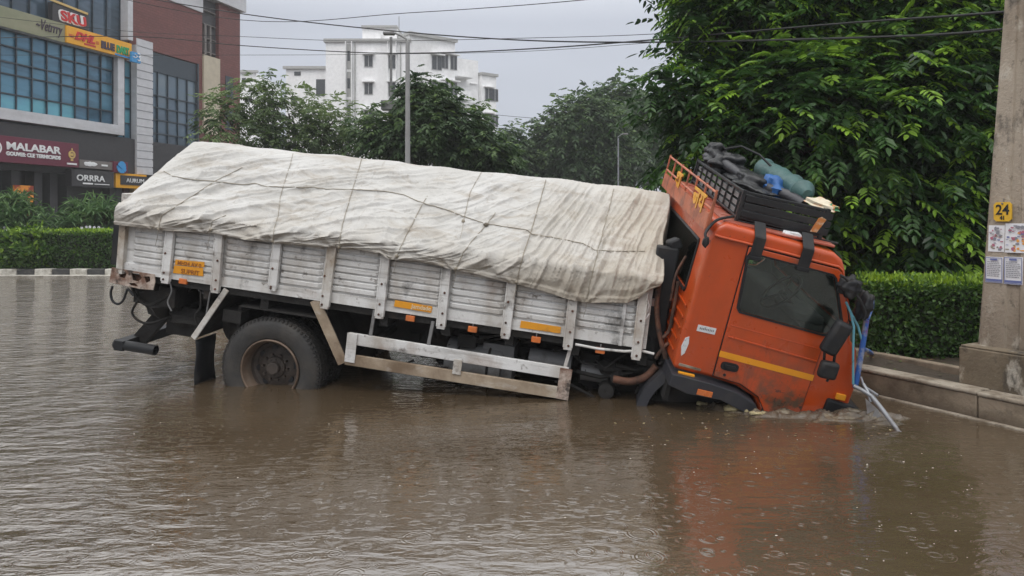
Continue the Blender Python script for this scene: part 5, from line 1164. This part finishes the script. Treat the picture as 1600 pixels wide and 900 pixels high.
# brown end block skin with its openings
s = MB(); z75 = F(230,77)[1]; a, b = fx(231), fx(308); zlo = F(231,222)[1]; xc0, xc1 = fx(316), fx(342)
rect(s, x201+.05, a, z75, TOP, 0, .35); rect(s, a, b, z75, TOP, 0, .35); rect(s, b, xc0, 2, TOP, 0, .35)
rect(s, xc1, xE, 2, TOP, .0, .35); zc = F(316,85)[1]; rect(s, xc0, xc1, 2, F(316,208)[1], .0, .35); s.build('cladding', m_brown, mall)
s = MB(); rect(s, fx(262), xc0-.01, F(300,14)[1], TOP+.9, -.08, .3); rect(s, fx(300), xE+.3, TOP-.15, TOP+.75, -.3, 3); rect(s, x201, fx(262), TOP, TOP+2.5, -.0, 3); s.build('parapet', m_acp, mall)
s = MB(); rect(s, xc0+.02, xc1-.02, F(316,208)[1], zc, -.12, .35); s.build('cream_panel', m_cream, mall)
s = MB(); zw = F(316,36)[1]; rect(s, xc0+.02, xc1-.02, zc, TOP-.2, .25, .34, 0)
for k in range(4): rect(s, xc0+.2, xc1-.2, zc+.25+k*.9, zc+.3+k*.9, .05, .25, 1)
rect(s, xc0+.3, xc0+.5, zc+.1, zw, .05, .3, 1); rect(s, (xc0+xc1)/2, (xc0+xc1)/2+.15, zc+.1, zw, .05, .3, 1); s.build('window', [m_dkfascia, m_taupe], mall)
for py in (140, 190):
    s = MB(); rect(s, fx(352), fx(364), F(352,py+12)[1], F(352,py-22)[1], -.03, .05); s.build('window', m_mull, mall)
gl = glazing('dark_window_wall', a, b, zlo, F(231,108)[1], 5, [0,.14,.33,.50,.67,1], .12, m_paned, lambda i, j, r: .25+.12*j+r.uniform(-.2,.25), 3)
s = MB(); rect(s, a, b, F(231,107)[1], z75-.05, .06, .2); rect(s, a-.12, a, zlo, z75, -.05, .2); rect(s, b, b+.12, zlo, z75, -.05, .2); s.build('spandrel', m_mull, mall)
glazing('low_window', a, b, F(231,262)[1], zlo-.15, 6, [0,.5,1], .12, m_paned, lambda i, j, r: .95 if i in (0,1) else .3+r.uniform(0,.3), 13)  # first two columns tinted palest, a painted cream reflection
# white louvred strip and thin column
s = MB(); z0_ = F(205,272)[1]; z1_ = F(205,70)[1]; rect(s, x205, x230, z0_, z1_, -.35, .3)
k = z0_
while k < z1_: rect(s, x205-.01, x230+.01, k, k+.40, -.40, -.35); k += .46
s.build('louvred_panel', m_acp, mall)
s = MB(); rect(s, fx(193), x201, F(193,62)[1], TOP+3, -.3, .5); s.build('white_column', m_acp, mall)
# glazing above the olive band, big glass front, its white frame
glazing('upper_glazing', xL, fx(193), zb_top, TOP+3, 15, [0,.4,.75,1], .3, m_paned, lambda i, j, r: .22+r.uniform(-.15,.3), 4)
xG = fx(174); zG0 = F(0,170)[1]; zG1 = F(0,45)[1]
nG = round(8*(xG-xL)/(xG-fx(0)))
glazing('glass_front', xL, xG, zG0, zG1, nG, [0,.20,.45,.60,.80,1], -.05, m_pane, lambda i, j, r: (.85 if j == 0 and i < nG-3 else .30+.10*(j == 1)+r.uniform(-.14,.18)) if i < nG-3 or j > 0 else .1, 5)
s = MB(); x184 = fx(184); rect(s, xL, x184, F(0,179)[1]-.25, zG0, -.45, .3); rect(s, xG, x184, zG0, zG1+.1, -.45, .3); rect(s, xL, x184, zG1, zG1+.22, -.45, .3); s.build('white_frame', m_acp, mall)
glazing('side_glazing', x184, x205, F(190,262)[1], F(184,92)[1], 2, [0,.13,.28,.42,.56,.7,.85,1], .1, m_pane, lambda i, j, r: .6+r.uniform(-.3,.3), 6)
glazing('lower_glazing', fx(-60), x184, F(110,252)[1], F(0,179)[1]-.3, 13, [0,.5,1], .15, m_pane, lambda i, j, r: (.62 if i > 8 else .12)+r.uniform(-.1,.15), 7)
# signs: each a thing of its own, fixed to the front
def sign(name, label, x0, x1, z0, z1, y, th, mt, group=None):
    c = Vector(((x0+x1)/2, 0, z0)); t = empty(name, T=MALL.T @ Matrix.Translation((x0, y, z0))); tag(t, label, 'sign', group)
    s = MB(); s.box((0,0,0),(x1-x0,th,z1-z0)); s.build('sign_board', mt, t, bevel=.01); return t, x1-x0, z1-z0
def fitw(o, wd):
    xs = [v.co.x for v in o.data.vertices]; o.scale.x = wd/max(1e-6, max(xs)-min(xs)); return o
def on(sgn, body, x, z, size, mt, sx=1, depth=.03, bold=.0, **k): return text('lettering', body, mt, sgn, size, Matrix.Translation((x,-.01,z)) @ UP, depth, sx, bold, **k)
o = .5
x0 = fx(-260,o); x1 = fx(104,o); zt, zb = F(0,8,o)[1], F(0,40,o)[1]
sg_, w_, h_ = sign('sign_band', 'long olive sign band with small dark cursive lettering', x0, x1, zb, zt, -o, .3, m_olive)
xx = fx(55,o)-x0; fitw(on(sg_, '~Vetrrry', xx, h_*.35, .75, m_navy, 1, shear=.3), fx(98,o)-fx(57,o))
x0 = fx(104,o+.1); x1 = fx(206,o+.1); zt, zb = F(104,39,o+.1)[1], F(104,66,o+.1)[1]
sg_, w_, h_ = sign('shop_sign', 'long yellow sign with slanted red letters, then dark and green words', x0, x1, zb, zt, -o-.1, .35, m_yel)
fitw(on(sg_, 'DHL', w_*.11, h_*.34, h_*.62, m_red, 1, bold=.03, shear=.35), w_*.30); fitw(on(sg_, 'BLUE', w_*.50, h_*.24, h_*.58, m_navy, 1, bold=.03), w_*.21); fitw(on(sg_, 'DART', w_*.745, h_*.22, h_*.60, m_grn, 1, bold=.03), w_*.20)
s = MB()
for k in range(3): s.box((w_*.03,-.015,h_*(.36+.07*k)),(w_*.10,0,h_*(.39+.07*k))); s.box((w_*.425,-.015,h_*(.36+.07*k)),(w_*.47,0,h_*(.39+.07*k)))
s.box((w_*.25,-.015,h_*.14),(w_*.42,0,h_*.24)); s.build('emblem', m_red, sg_)
s = MB(); s.box((w_*.72,-.012,0),(w_,0,h_*.12)); s.build('blue_edge', m_cyan, sg_)
x0 = fx(206,.9); x1 = fx(220,.9); zt, zb = F(206,80,.9)[1], F(206,96,.9)[1]
sg_, w_, h_ = sign('small_sign', 'small square blue sign at the right end of the yellow one', x0, x1, zb, zt, -.9, .15, m_cyan); on(sg_, '->', w_*.1, h_*.3, .5, m_signw, .8); on(sg_, '3', w_*.55, h_*.2, .65, m_signw, 1)
x0 = fx(86,.2); x1 = fx(140,.2); x1 = fx(139,.2); zt, zb = F(90,5,.2)[1], F(90,34,.2)[1]
sg_, w_, h_ = sign('shop_sign', 'black signboard with red and white angular letters, topmost on the glass', fx(82,.2), x1, zb, zt, -.2, .3, m_dkfascia)
fitw(on(sg_, 'SKU', w_*.20, h_*.16, h_*.72, m_signw, 1, bold=.07, depth=.02, shear=-.15), w_*.74); fitw(text('lettering', 'SKU', m_red, sg_, h_*.72, Matrix.Translation((w_*.22,-.05,h_*.16)) @ UP, .02, 1, .02, shear=-.15), w_*.71)
s = MB(); s.bar((-w_*.6,-.03,h_*1.15),(w_*.95,-.03,h_*.92),.05,h_*.12); s.build('swoosh', m_goldl, sg_)
o = 1.0
x0 = fx(-150,o); x1 = fx(123,o); zt, zb = F(123,225,o)[1], F(123,262,o)[1]
sg_, w_, h_ = sign('shop_sign', 'big maroon sign with white capitals and a gold crest', x0, x1, zb, zt, -o, .5, m_maroon)
mx_ = fx(9,o)-x0; bw = (fx(94,o)-fx(9,o)); t_ = on(sg_, 'MALABAR', mx_, h_*.50, h_*.40, m_signw, 1, bold=.012); fitw(t_, bw)
t_ = on(sg_, 'GOUVES: CLE TERNICIADS', mx_, h_*.27, h_*.20, m_signw, 1, bold=.01); fitw(t_, bw)
cxx = fx(112,o)-x0; s = MB(); s.lathe([(h_*.10,-.03),(h_*.17,-.035),(h_*.17,0),(h_*.10,0)], (cxx,0,h_*.52), 24); s.blob((cxx,-.02,h_*.52),(h_*.10,.02,h_*.06),0,8,2); s.blob((cxx,-.02,h_*.74),(h_*.035,.02,h_*.05),0,8,3); s.box((cxx-h_*.06,-.03,h_*.26),(cxx+h_*.06,0,h_*.34)); s.build('crest', m_goldl, sg_)
s = MB(); s.box((cxx-h_*.24,-.03,h_*.10),(cxx+h_*.24,0,h_*.17)); s.build('strapline', m_signw, sg_)
s = MB(); s.lathe([(h_*.20,-.03),(h_*.27,-.03),(h_*.27,0)], (fx(-8,o)-x0,0,h_*.52), 24); s.build('emblem', m_signw, sg_)
o = .6; x0 = fx(124,o); x1 = fx(178,o); zt, zb = F(124,249,o)[1], F(124,262,o)[1]
sg_, w_, h_ = sign('sign_band', 'narrow taupe sign strip just right of the maroon sign', x0, x1, zb, zt, -o, .3, m_taupe)
s = MB()
for k, q in enumerate((.22,.28,.34,.40)): s.blob((w_*q,-.01,h_*.55),(.22,.02,.11),0,6,k)
s.box((w_*.62,-.03,h_*.4),(w_*.80,0,h_*.62)); s.build('emblem', m_signw, sg_)
x0 = fx(178,.7); x1 = fx(200,.7); zt, zb = F(178,252,.7)[1], F(178,269,.7)[1]
sg_, w_, h_ = sign('small_sign', 'small maroon sign with a pale blue star-like emblem', x0, x1, zb, zt, -.7, .3, m_maroon)
s = MB()
for k in range(5): a_ = k*math.pi/5; s.bar((w_*.5-math.cos(a_)*h_*.55,-.03-.012*k,h_*.5-math.sin(a_)*h_*.55),(w_*.5+math.cos(a_)*h_*.55,-.03-.012*k,h_*.5+math.sin(a_)*h_*.55),.02,.16,0,up=(math.sin(a_),0,-math.cos(a_)))
s.build('emblem', m_cyan, sg_)
o = .8; x0 = fx(112,o); x1 = fx(178,o); zt, zb = F(112,264,o)[1], F(112,291,o)[1]
sg_, w_, h_ = sign('shop_sign', 'black shop sign with thin white capital letters', x0, x1, zb, zt, -o, .4, m_dkfascia)
t_ = on(sg_, 'ORRRA', w_*.10, h_*.36, h_*.50, m_signw, 1.0, bold=.004); fitw(t_, w_*.66)
s = MB(); s.box((w_*.25,-.03,h_*.16),(w_*.48,0,h_*.25)); s.box((w_*.52,-.03,h_*.17),(w_*.88,0,h_*.22)); s.build('strapline', m_signw, sg_)
o = .6; x0 = fx(181,o); x1 = fx(229,o); zt, zb = F(181,270,o)[1], F(181,293,o)[1]
sg_, w_, h_ = sign('shop_sign', 'dark shop sign in a yellow frame beside the tarpaulin corner', x0, x1, zb, zt, -o, .3, m_yel)
s = MB(); s.box((w_*.14,-.05,h_*.22),(w_*.98,0,h_*.86)); s.build('sign_panel', m_dkfascia, sg_); text('lettering', 'AURUM', m_signw, sg_, h_*.4, Matrix.Translation((w_*.3,-.06,h_*.4)) @ UP, .02, 1.2, 0)
# ground floor shops
s = MB(); rect(s, xL, x230+3, 3.9, F(123,225)[1]+.6, -.25, .6); bd2 = s.build('fascia', m_dkfascia, mall)
s = MB(); rect(s, xL, xE, 0, 3.95, 2.5, 2.6, 0)
for px in (-30,-8,24,60,84,110,176,186,228,260,316,372): x = fx(px); rect(s, x-.22, x+.22, 0, 3.95, .0, 2.5, 1)
rect(s, xL, xE, -.1, .32, -1.2, 2.6, 2); s.build('ground_floor', [m_shopin, m_dkfascia, m_taupe], mall)
def shopglass(xa, xb, mt, nm='shop_window'):
    s = MB(); rect(s, xa, xb, .32, 3.3, .9, .94, 0); n = 3
    for k in range(n+1): x = xa+(xb-xa)*k/n; rect(s, x-.06, x+.06, .32, 3.3, .8, .9, 1)
    rect(s, xa, xb, 3.2, 3.4, .75, .9, 1); rect(s, xa, xb, .3, .55, .75, .9, 1); s.build(nm, [mt, m_acp], mall)
m_sg1 = M_('grey_shop_glass', (.12,.13,.14), .15); m_sg2 = M_('pale_shop_glass', (.26,.27,.28), .2); m_warm = bpy.data.materials.new('lit_shop_display'); m_warm.use_nodes = True
_p = m_warm.node_tree.nodes['Principled BSDF']; _v = coords(m_warm.node_tree.nodes, m_warm.node_tree.links); _c = mix(m_warm.node_tree.nodes, m_warm.node_tree.links, ramp(m_warm.node_tree.nodes, m_warm.node_tree.links, noise(m_warm.node_tree.nodes, m_warm.node_tree.links, _v, 2.2, 4), .45, .55), (.75,.28,.04), (.28,.04,.02))
m_warm.node_tree.links.new(_c, _p.inputs['Base Color']); m_warm.node_tree.links.new(_c, _p.inputs['Emission Color']); _p.inputs['Emission Strength'].default_value = .12
s = MB(); rect(s, fx(20), fx(50), 1.2, F(20,289)[1], -.1, .2); s.build('lit_display', m_warm, mall)
shopglass(fx(61), fx(84), m_sg1); shopglass(fx(86), fx(108), m_sg1); shopglass(fx(112), fx(170), m_sg2); shopglass(fx(188), fx(206), m_sg1); s = MB(); rect(s, fx(207), fx(228), .6, 3.6, -.1, .2); s.build('yellow_panel', m_goldl, mall)
shopglass(fx(-160), fx(-8), m_sg1)
s = MB()
for k in range(2): pass
# grey railing in front of the shops
rl = MB(); a = MALL.T @ Vector((fx(-40),-6,0)); b = MALL.T @ Vector((fx(200),-6,0)); n = 24
for i in range(n+1):
    p = a.lerp(b, i/n); rl.box((p.x-.03,p.y-.03,.1),(p.x+.03,p.y+.03,1.25))
for z in (.55,.9,1.2): rl.tube([(a.x,a.y,z),(b.x,b.y,z)], .03, 6)
o = rl.build('railing', m_grey); tag(o, 'low grey railing between the shops and the spiky plants', 'railing'); rezero(o, (a.x,a.y,.14))

# ------------------------------------------------------------------ white flats
m_flat = M_('white_render', (.86,.86,.86), .8, [((.5,.5,.48), .35, .5, .72, (1,1,.35), .3), ((.25,.25,.23), 1.2, .66, .78, (1,1,.25), .7)])
m_trim = M_('grey_trim', (.40,.40,.39), .8); m_win = M_('dark_window', (.06,.065,.07), .2); m_winf = M_('window_frame', (.5,.5,.5), .5)
def block(root, x0, x1, top, D, ang, depth=12, name='wall'):
    """block whose front runs between two pixels at distance D; returns its frame"""
    a = at(x0,340,D); b_ = at(x1,340,D); w = (b_-a).length; zt = at(0,top,D).z
    return w, zt, Matrix.Translation((a.x,a.y,0)) @ Matrix.Rotation(math.radians(ang),4,'Z')
flats = empty('white_flats', tuple(gp(575,82,0))); tag(flats, 'tall white block of flats with small dark windows, above the trees', 'building')
FO = flats.matrix_world.inverted() if False else Matrix.Translation(-gp(575,82,0))
fa = FO @ Matrix.Translation(at(509,340,82)-Vector((0,0,EYE)))
def bx(mb, a, b, T, m=0): mb.box(a, b, m, T)
def wnd(T, x, z, w, h, shade=True, y=0):
    s = MB(); s.box((x-.08,y-.05,z-.08),(x+w+.08,y+.02,z+h+.08),1,T); s.box((x,y-.08,z),(x+w,y-.04,z+h),0,T); s.box((x+w*.47,y-.10,z),(x+w*.53,y-.06,z+h),1,T)
    if shade: s.box((x-.25,y-.5,z+h+.08),(x+w+.25,y+.02,z+h+.20),2,T)
    s.build('window', [m_win, m_winf, m_flat], flats)
u = 82/FPX
s = MB(); Zt = (340-66)*u+EYE
bx(s,(0,0,0),(132*u,14,Zt),fa); s.build('wall', m_flat, flats)
s = MB(); bx(s,(-.2,-.25,Zt),(132*u+.1,.1,Zt+.35),fa); bx(s,(-.2,0,Zt),(.1,14,Zt+.35),fa); s.build('parapet', m_trim, flats)
s = MB(); bx(s,(53*u,1.5,Zt),(108*u,8,(340-38)*u+EYE),fa); bx(s,(52*u,1.2,(340-38)*u+EYE),(109*u,8.3,(340-35)*u+EYE),fa,1); s.build('stair_tower', [m_flat, m_trim], flats)
for k in range(6):
    z = (340-104)*u+EYE-k*43*u; wnd(fa, 61*u, z, 12*u, 17*u); wnd(fa, 99*u, z-.2, 10*u, 20*u, True)
    s = MB(); bx(s,(33*u,-.03,z-.3),(40*u,.02,z+2.4),fa,1); bx(s,(34*u,-.05,z+.6),(38*u,.0,z+1.7),fa); s.build('window', [m_win, m_trim], flats)
s = MB(); bx(s,(31.5*u,-.5,2),(32.5*u,0,Zt),fa); bx(s,(41*u,-.5,2),(42*u,0,Zt),fa); bx(s,(97*u,-.4,2),(98*u,0,Zt),fa); bx(s,(110*u,-.4,2),(111*u,0,Zt),fa); s.build('fin', m_flat, flats)
s = MB(); s.tube([fa @ Vector((46*u,-.1,3)), fa @ Vector((46*u,-.1,Zt))], .07, 6); s.tube([fa @ Vector((117*u,-.1,3)), fa @ Vector((117*u,-.1,Zt))], .07, 6); s.build('drain_pipe', m_trim, flats)
s = MB(); s.tube([fa @ Vector((108*u,3,Zt)), fa @ Vector((108*u,3,Zt+3.6))], .04, 5); s.build('aerial', m_grey, flats)
# right wing, turned away so that its side recedes
c = at(640,340,82); fb = FO @ Matrix.Translation((c.x,c.y,0)) @ Matrix.Rotation(math.radians(38),4,'Z')
def side_x(px):   # distance along the receding side for a pixel column
    d = Vector((math.cos(math.radians(38)), math.sin(math.radians(38)))); t = (px-800)/FPX; return (t*c.y-c.x)/(d.x-t*d.y)
L1, L2, L3 = side_x(711), side_x(757), side_x(780)
s = MB(); bx(s,(0,0,0),(L1,14,Zt+.8),fb); s.build('wall', m_flat, flats)
s = MB(); bx(s,(-.2,-.3,Zt+.8),(L1+.2,14,Zt+1.15),fb); s.build('parapet', m_trim, flats)
for px in (675,690,704):
    for k in range(6):
        x = side_x(px); wnd(fb, x, (340-107+(4 if px > 680 else 0))*u+EYE-k*43*u+.3, (1.2 if px == 675 else .8), 1.5, True)
DD = c.y+math.sin(math.radians(38))*L1; u2 = DD/FPX; Z2 = (340-100)*u2+EYE; D3 = c.y+math.sin(math.radians(38))*L3; Z2b = (340-119)*D3/FPX+EYE
s = MB(); bx(s,(L1,1.2,0),(L2,14,Z2),fb); bx(s,(L1+.4,1.0,Z2-4),(L2-.2,6,Z2+1),fb); s.build('wall', m_flat, flats)
for k in range(6):
    z = Z2-3.8-k*3.05; w_ = (L2-L1)
    s = MB(); bx(s,(L1+.1,-.4,z-.15),(L1+w_*.55,1.2,z),fb); bx(s,(L1+.1,-.4,z),(L1+w_*.55,-.3,z+.85),fb,0); bx(s,(L1+w_*.53,-.4,z),(L1+w_*.55,1.2,z+.85),fb); s.build('balcony', m_flat, flats)
    s = MB(); bx(s,(L1+.1,-.4,z+2.4),(L1+w_*.55,1.2,z+2.5),fb); s.build('balcony_canopy', m_flat, flats)
    s = MB(); bx(s,(L1+.4,1.12,z),(L1+w_*.45,1.2,z+2.2),fb,0); bx(s,(L1+w_*.7,1.1,z+.6),(L1+w_*.86,1.2,z+1.9),fb,0); bx(s,(L1+w_*.66,.8,z+2.0),(L1+w_*.90,1.2,z+2.1),fb,1); s.build('window', [m_win, m_flat], flats)
s = MB(); bx(s,(L2,.6,0),(L3,14,Z2b),fb); bx(s,(L2-.1,.4,Z2b),(L3+.2,14,Z2b+.3),fb,1); s.build('wall', [m_flat, m_trim], flats)
for k in range(5):
    for f_ in (.25,.68): wnd(fb, L2+(L3-L2)*f_, Z2b-2.9-k*3.05, .9, 1.4, f_ < .5, .6)
# lower white houses left of the flats
def house(label, x0, x1, top, D, wins, extra=None):
    h = empty('white_house', tuple(gp((x0+x1)/2, D, 0))); tag(h, label, 'house'); T = Matrix.Translation(-Vector(h.location)) @ Matrix.Translation(at(x0,340,D)-Vector((0,0,EYE)))
    w = (x1-x0)*D/FPX; z = EYE+(340-top)*D/FPX; s = MB(); s.box((0,0,0),(w,10,z),0,T)
    if extra: a, b_, t2 = extra; s.box(((a-x0)*D/FPX,1,z),((b_-x0)*D/FPX,8,EYE+(340-t2)*D/FPX),0,T)
    s.build('wall', m_flat, h); s = MB(); s.box((-.3,-.3,z),(w+.3,.1,z+.3),0,T); s.build('parapet', m_trim, h)
    for a, b_, c_, d_ in wins:
        s = MB(); s.box(((a-x0)*D/FPX,-.06,EYE+(340-d_)*D/FPX),((b_-x0)*D/FPX,.02,EYE+(340-c_)*D/FPX),0,T); s.build('window', m_win, h)
house('low white house left of the flats with one dark opening', 447, 512, 108, 86, [(494,508,124,150),(460,470,112,118),(455,465,150,165)], (447,496,101))
house('far white house seen just right of the brown building', 374, 400, 114, 95, [(378,384,122,132),(386,394,150,160)])

# ------------------------------------------------------------------ churned mud, floating litter
nx, ny = 260, 90; xs = np.linspace(1.55,3.45,nx); ys = np.linspace(5.55,6.95,ny); XX, YY = np.meshgrid(xs, ys, indexing='ij')
# ridge of mud pushed up along the foot of the cab
q_ = [onwater(1090,634), onwater(1150,642), onwater(1210,648), onwater(1270,650), onwater(1330,650), onwater(1375,655)]
yc = np.interp(XX, [p.x for p in q_], [p.y for p in q_]); wdt = np.interp(XX, [1.55,1.9,2.4,2.8,3.2,3.45], [.08,.20,.23,.25,.26,.10])
env = np.exp(-((YY-yc)/wdt)**2)*np.interp(XX, [1.55,1.75,3.1,3.4], [0,1,1,0])
wq = vn(XX*4,YY*4,2); n1 = ridged(XX*4+wq,YY*10+wq*2,3,1.3)*.5+ridged(XX*9+wq*2,YY*22,5,1.6)*.35+vn(XX*24,YY*50,8)*.14
ZZ = -.045+env*(.012+.105*n1)
idx = np.arange(nx*ny).reshape(nx,ny); Fm = np.stack([idx[:-1,:-1], idx[1:,:-1], idx[1:,1:], idx[:-1,1:]],-1).reshape(-1,4)
m_mud = M_('wet_churned_mud', (.11,.085,.06), .22, [((.24,.20,.13), 9, .52, .66, (1,1,1), .8), ((.04,.035,.03), 6, .5, .65, (1,1,1), .8)], .6, 60, spec=.7)
mu = np_mesh('mud', np.stack([XX,YY,ZZ],-1).reshape(-1,3), Fm, m_mud, smooth=True); tag(mu, 'wet churned mud and scum pushed up along the foot of the orange cab', 'mud', kind='stuff')
m_foam = M_('yellowish_foam', (.42,.36,.20), .6, [((.16,.12,.06), 14, .45, .6, I1, .9)], .8, 40)
for k, (px, py, r, lab) in enumerate(((1097,634,.035,'small yellow clump of litter in the mud under the cab side marker'), (1155,643,.07,'largest yellowish clump of litter in the mud below the wheel arch'), (1185,650,.04,'flat pale clump of litter in the mud under the cab door'))):
    p = onwater(px,py); s = MB(); r_ = random.Random(k)
    for j in range(6): s.blob(p+Vector((r_.uniform(-1,1)*r*1.3, r_.uniform(-.3,.3)*r, .01+r_.uniform(0,.4)*r)), (r*.7,r*.6,r*.35), 0, 8, k*7+j)
    o = s.build('litter_clump', m_foam, smooth=60); tag(o, lab, 'litter'); rezero(o, p)
# foam flecks, white specks painting raindrop glints, and leaf scraps afloat
s = MB(); r_ = random.Random(12)
for k in range(110):
    px, py = r_.uniform(950,1560), r_.uniform(640,880)
    if r_.random() < .35: px, py = r_.uniform(200,950), r_.uniform(640,860)
    p = onwater(px,py); r = r_.uniform(.0012,.0032)*(1.3 if py < 740 else 1)
    s.blob(p, (r*r_.uniform(1,2.2),r,r*.5), 0, 4, k)
o = s.build('foam', M_('white_foam_glints', (.62,.58,.52), .5), smooth=80); tag(o, 'scattered white foam flecks and painted raindrop glints on the muddy water', 'foam', kind='stuff')
s = MB()
for k in range(170):
    p = kp(r_.uniform(0,7.5), r_.uniform(.2,1.6), 0); p.z = .192; a = r_.uniform(0,6.28); u_ = Vector((math.cos(a),math.sin(a),.1))*r_.uniform(.02,.045); v_q = Vector((-math.sin(a),math.cos(a),.05))*.012
    s.add([p-u_, p+v_q, p+u_, p-v_q], [(0,1,2,3)], r_.choice((0,1,1)))
o = s.build('fallen_leaves', [M_('dry_leaf', (.20,.13,.06), .7), M_('green_leaf', (.09,.13,.03), .6)]); tag(o, 'fallen leaves scattered over the wet soil behind the kerb', 'leaves', kind='stuff')

s = MB(); r_ = random.Random(33)
for k in range(70):
    p = onwater(r_.uniform(960,1420), r_.uniform(642,690)); a = r_.uniform(0,6.28); l = r_.uniform(.006,.022)
    u_ = Vector((math.cos(a),math.sin(a),.05))*l; v_q = Vector((-math.sin(a),math.cos(a),.08))*l*.45; p.z = .004
    s.add([p-u_, p+v_q, p+u_, p-v_q], [(0,1,2,3)], r_.choice((0,0,1)))
o = s.build('floating_litter', [bpy.data.materials['dry_leaf'], bpy.data.materials['yellowish_foam']]); tag(o, 'bits of leaf and scum drifting on the muddy water by the cab', 'litter', kind='stuff')
# ------------------------------------------------------------------ rain haze
hz_ = MB(); hz_.box((-130,-6,-1.8),(130,140,34)); m = bpy.data.materials.new('rain_haze'); m.use_nodes = True; t = m.node_tree; t.nodes.remove(t.nodes['Principled BSDF'])
pv = t.nodes.new('ShaderNodeVolumePrincipled'); pv.inputs['Color'].default_value = (.96,.975,1,1); pv.inputs['Density'].default_value = .0009; pv.inputs['Anisotropy'].default_value = .2
t.links.new(pv.outputs[0], t.nodes['Material Output'].inputs['Volume']); hz = hz_.build('haze', m); hz['kind'] = 'stuff'; tag(hz, 'thin grey rain haze in the air', 'haze')
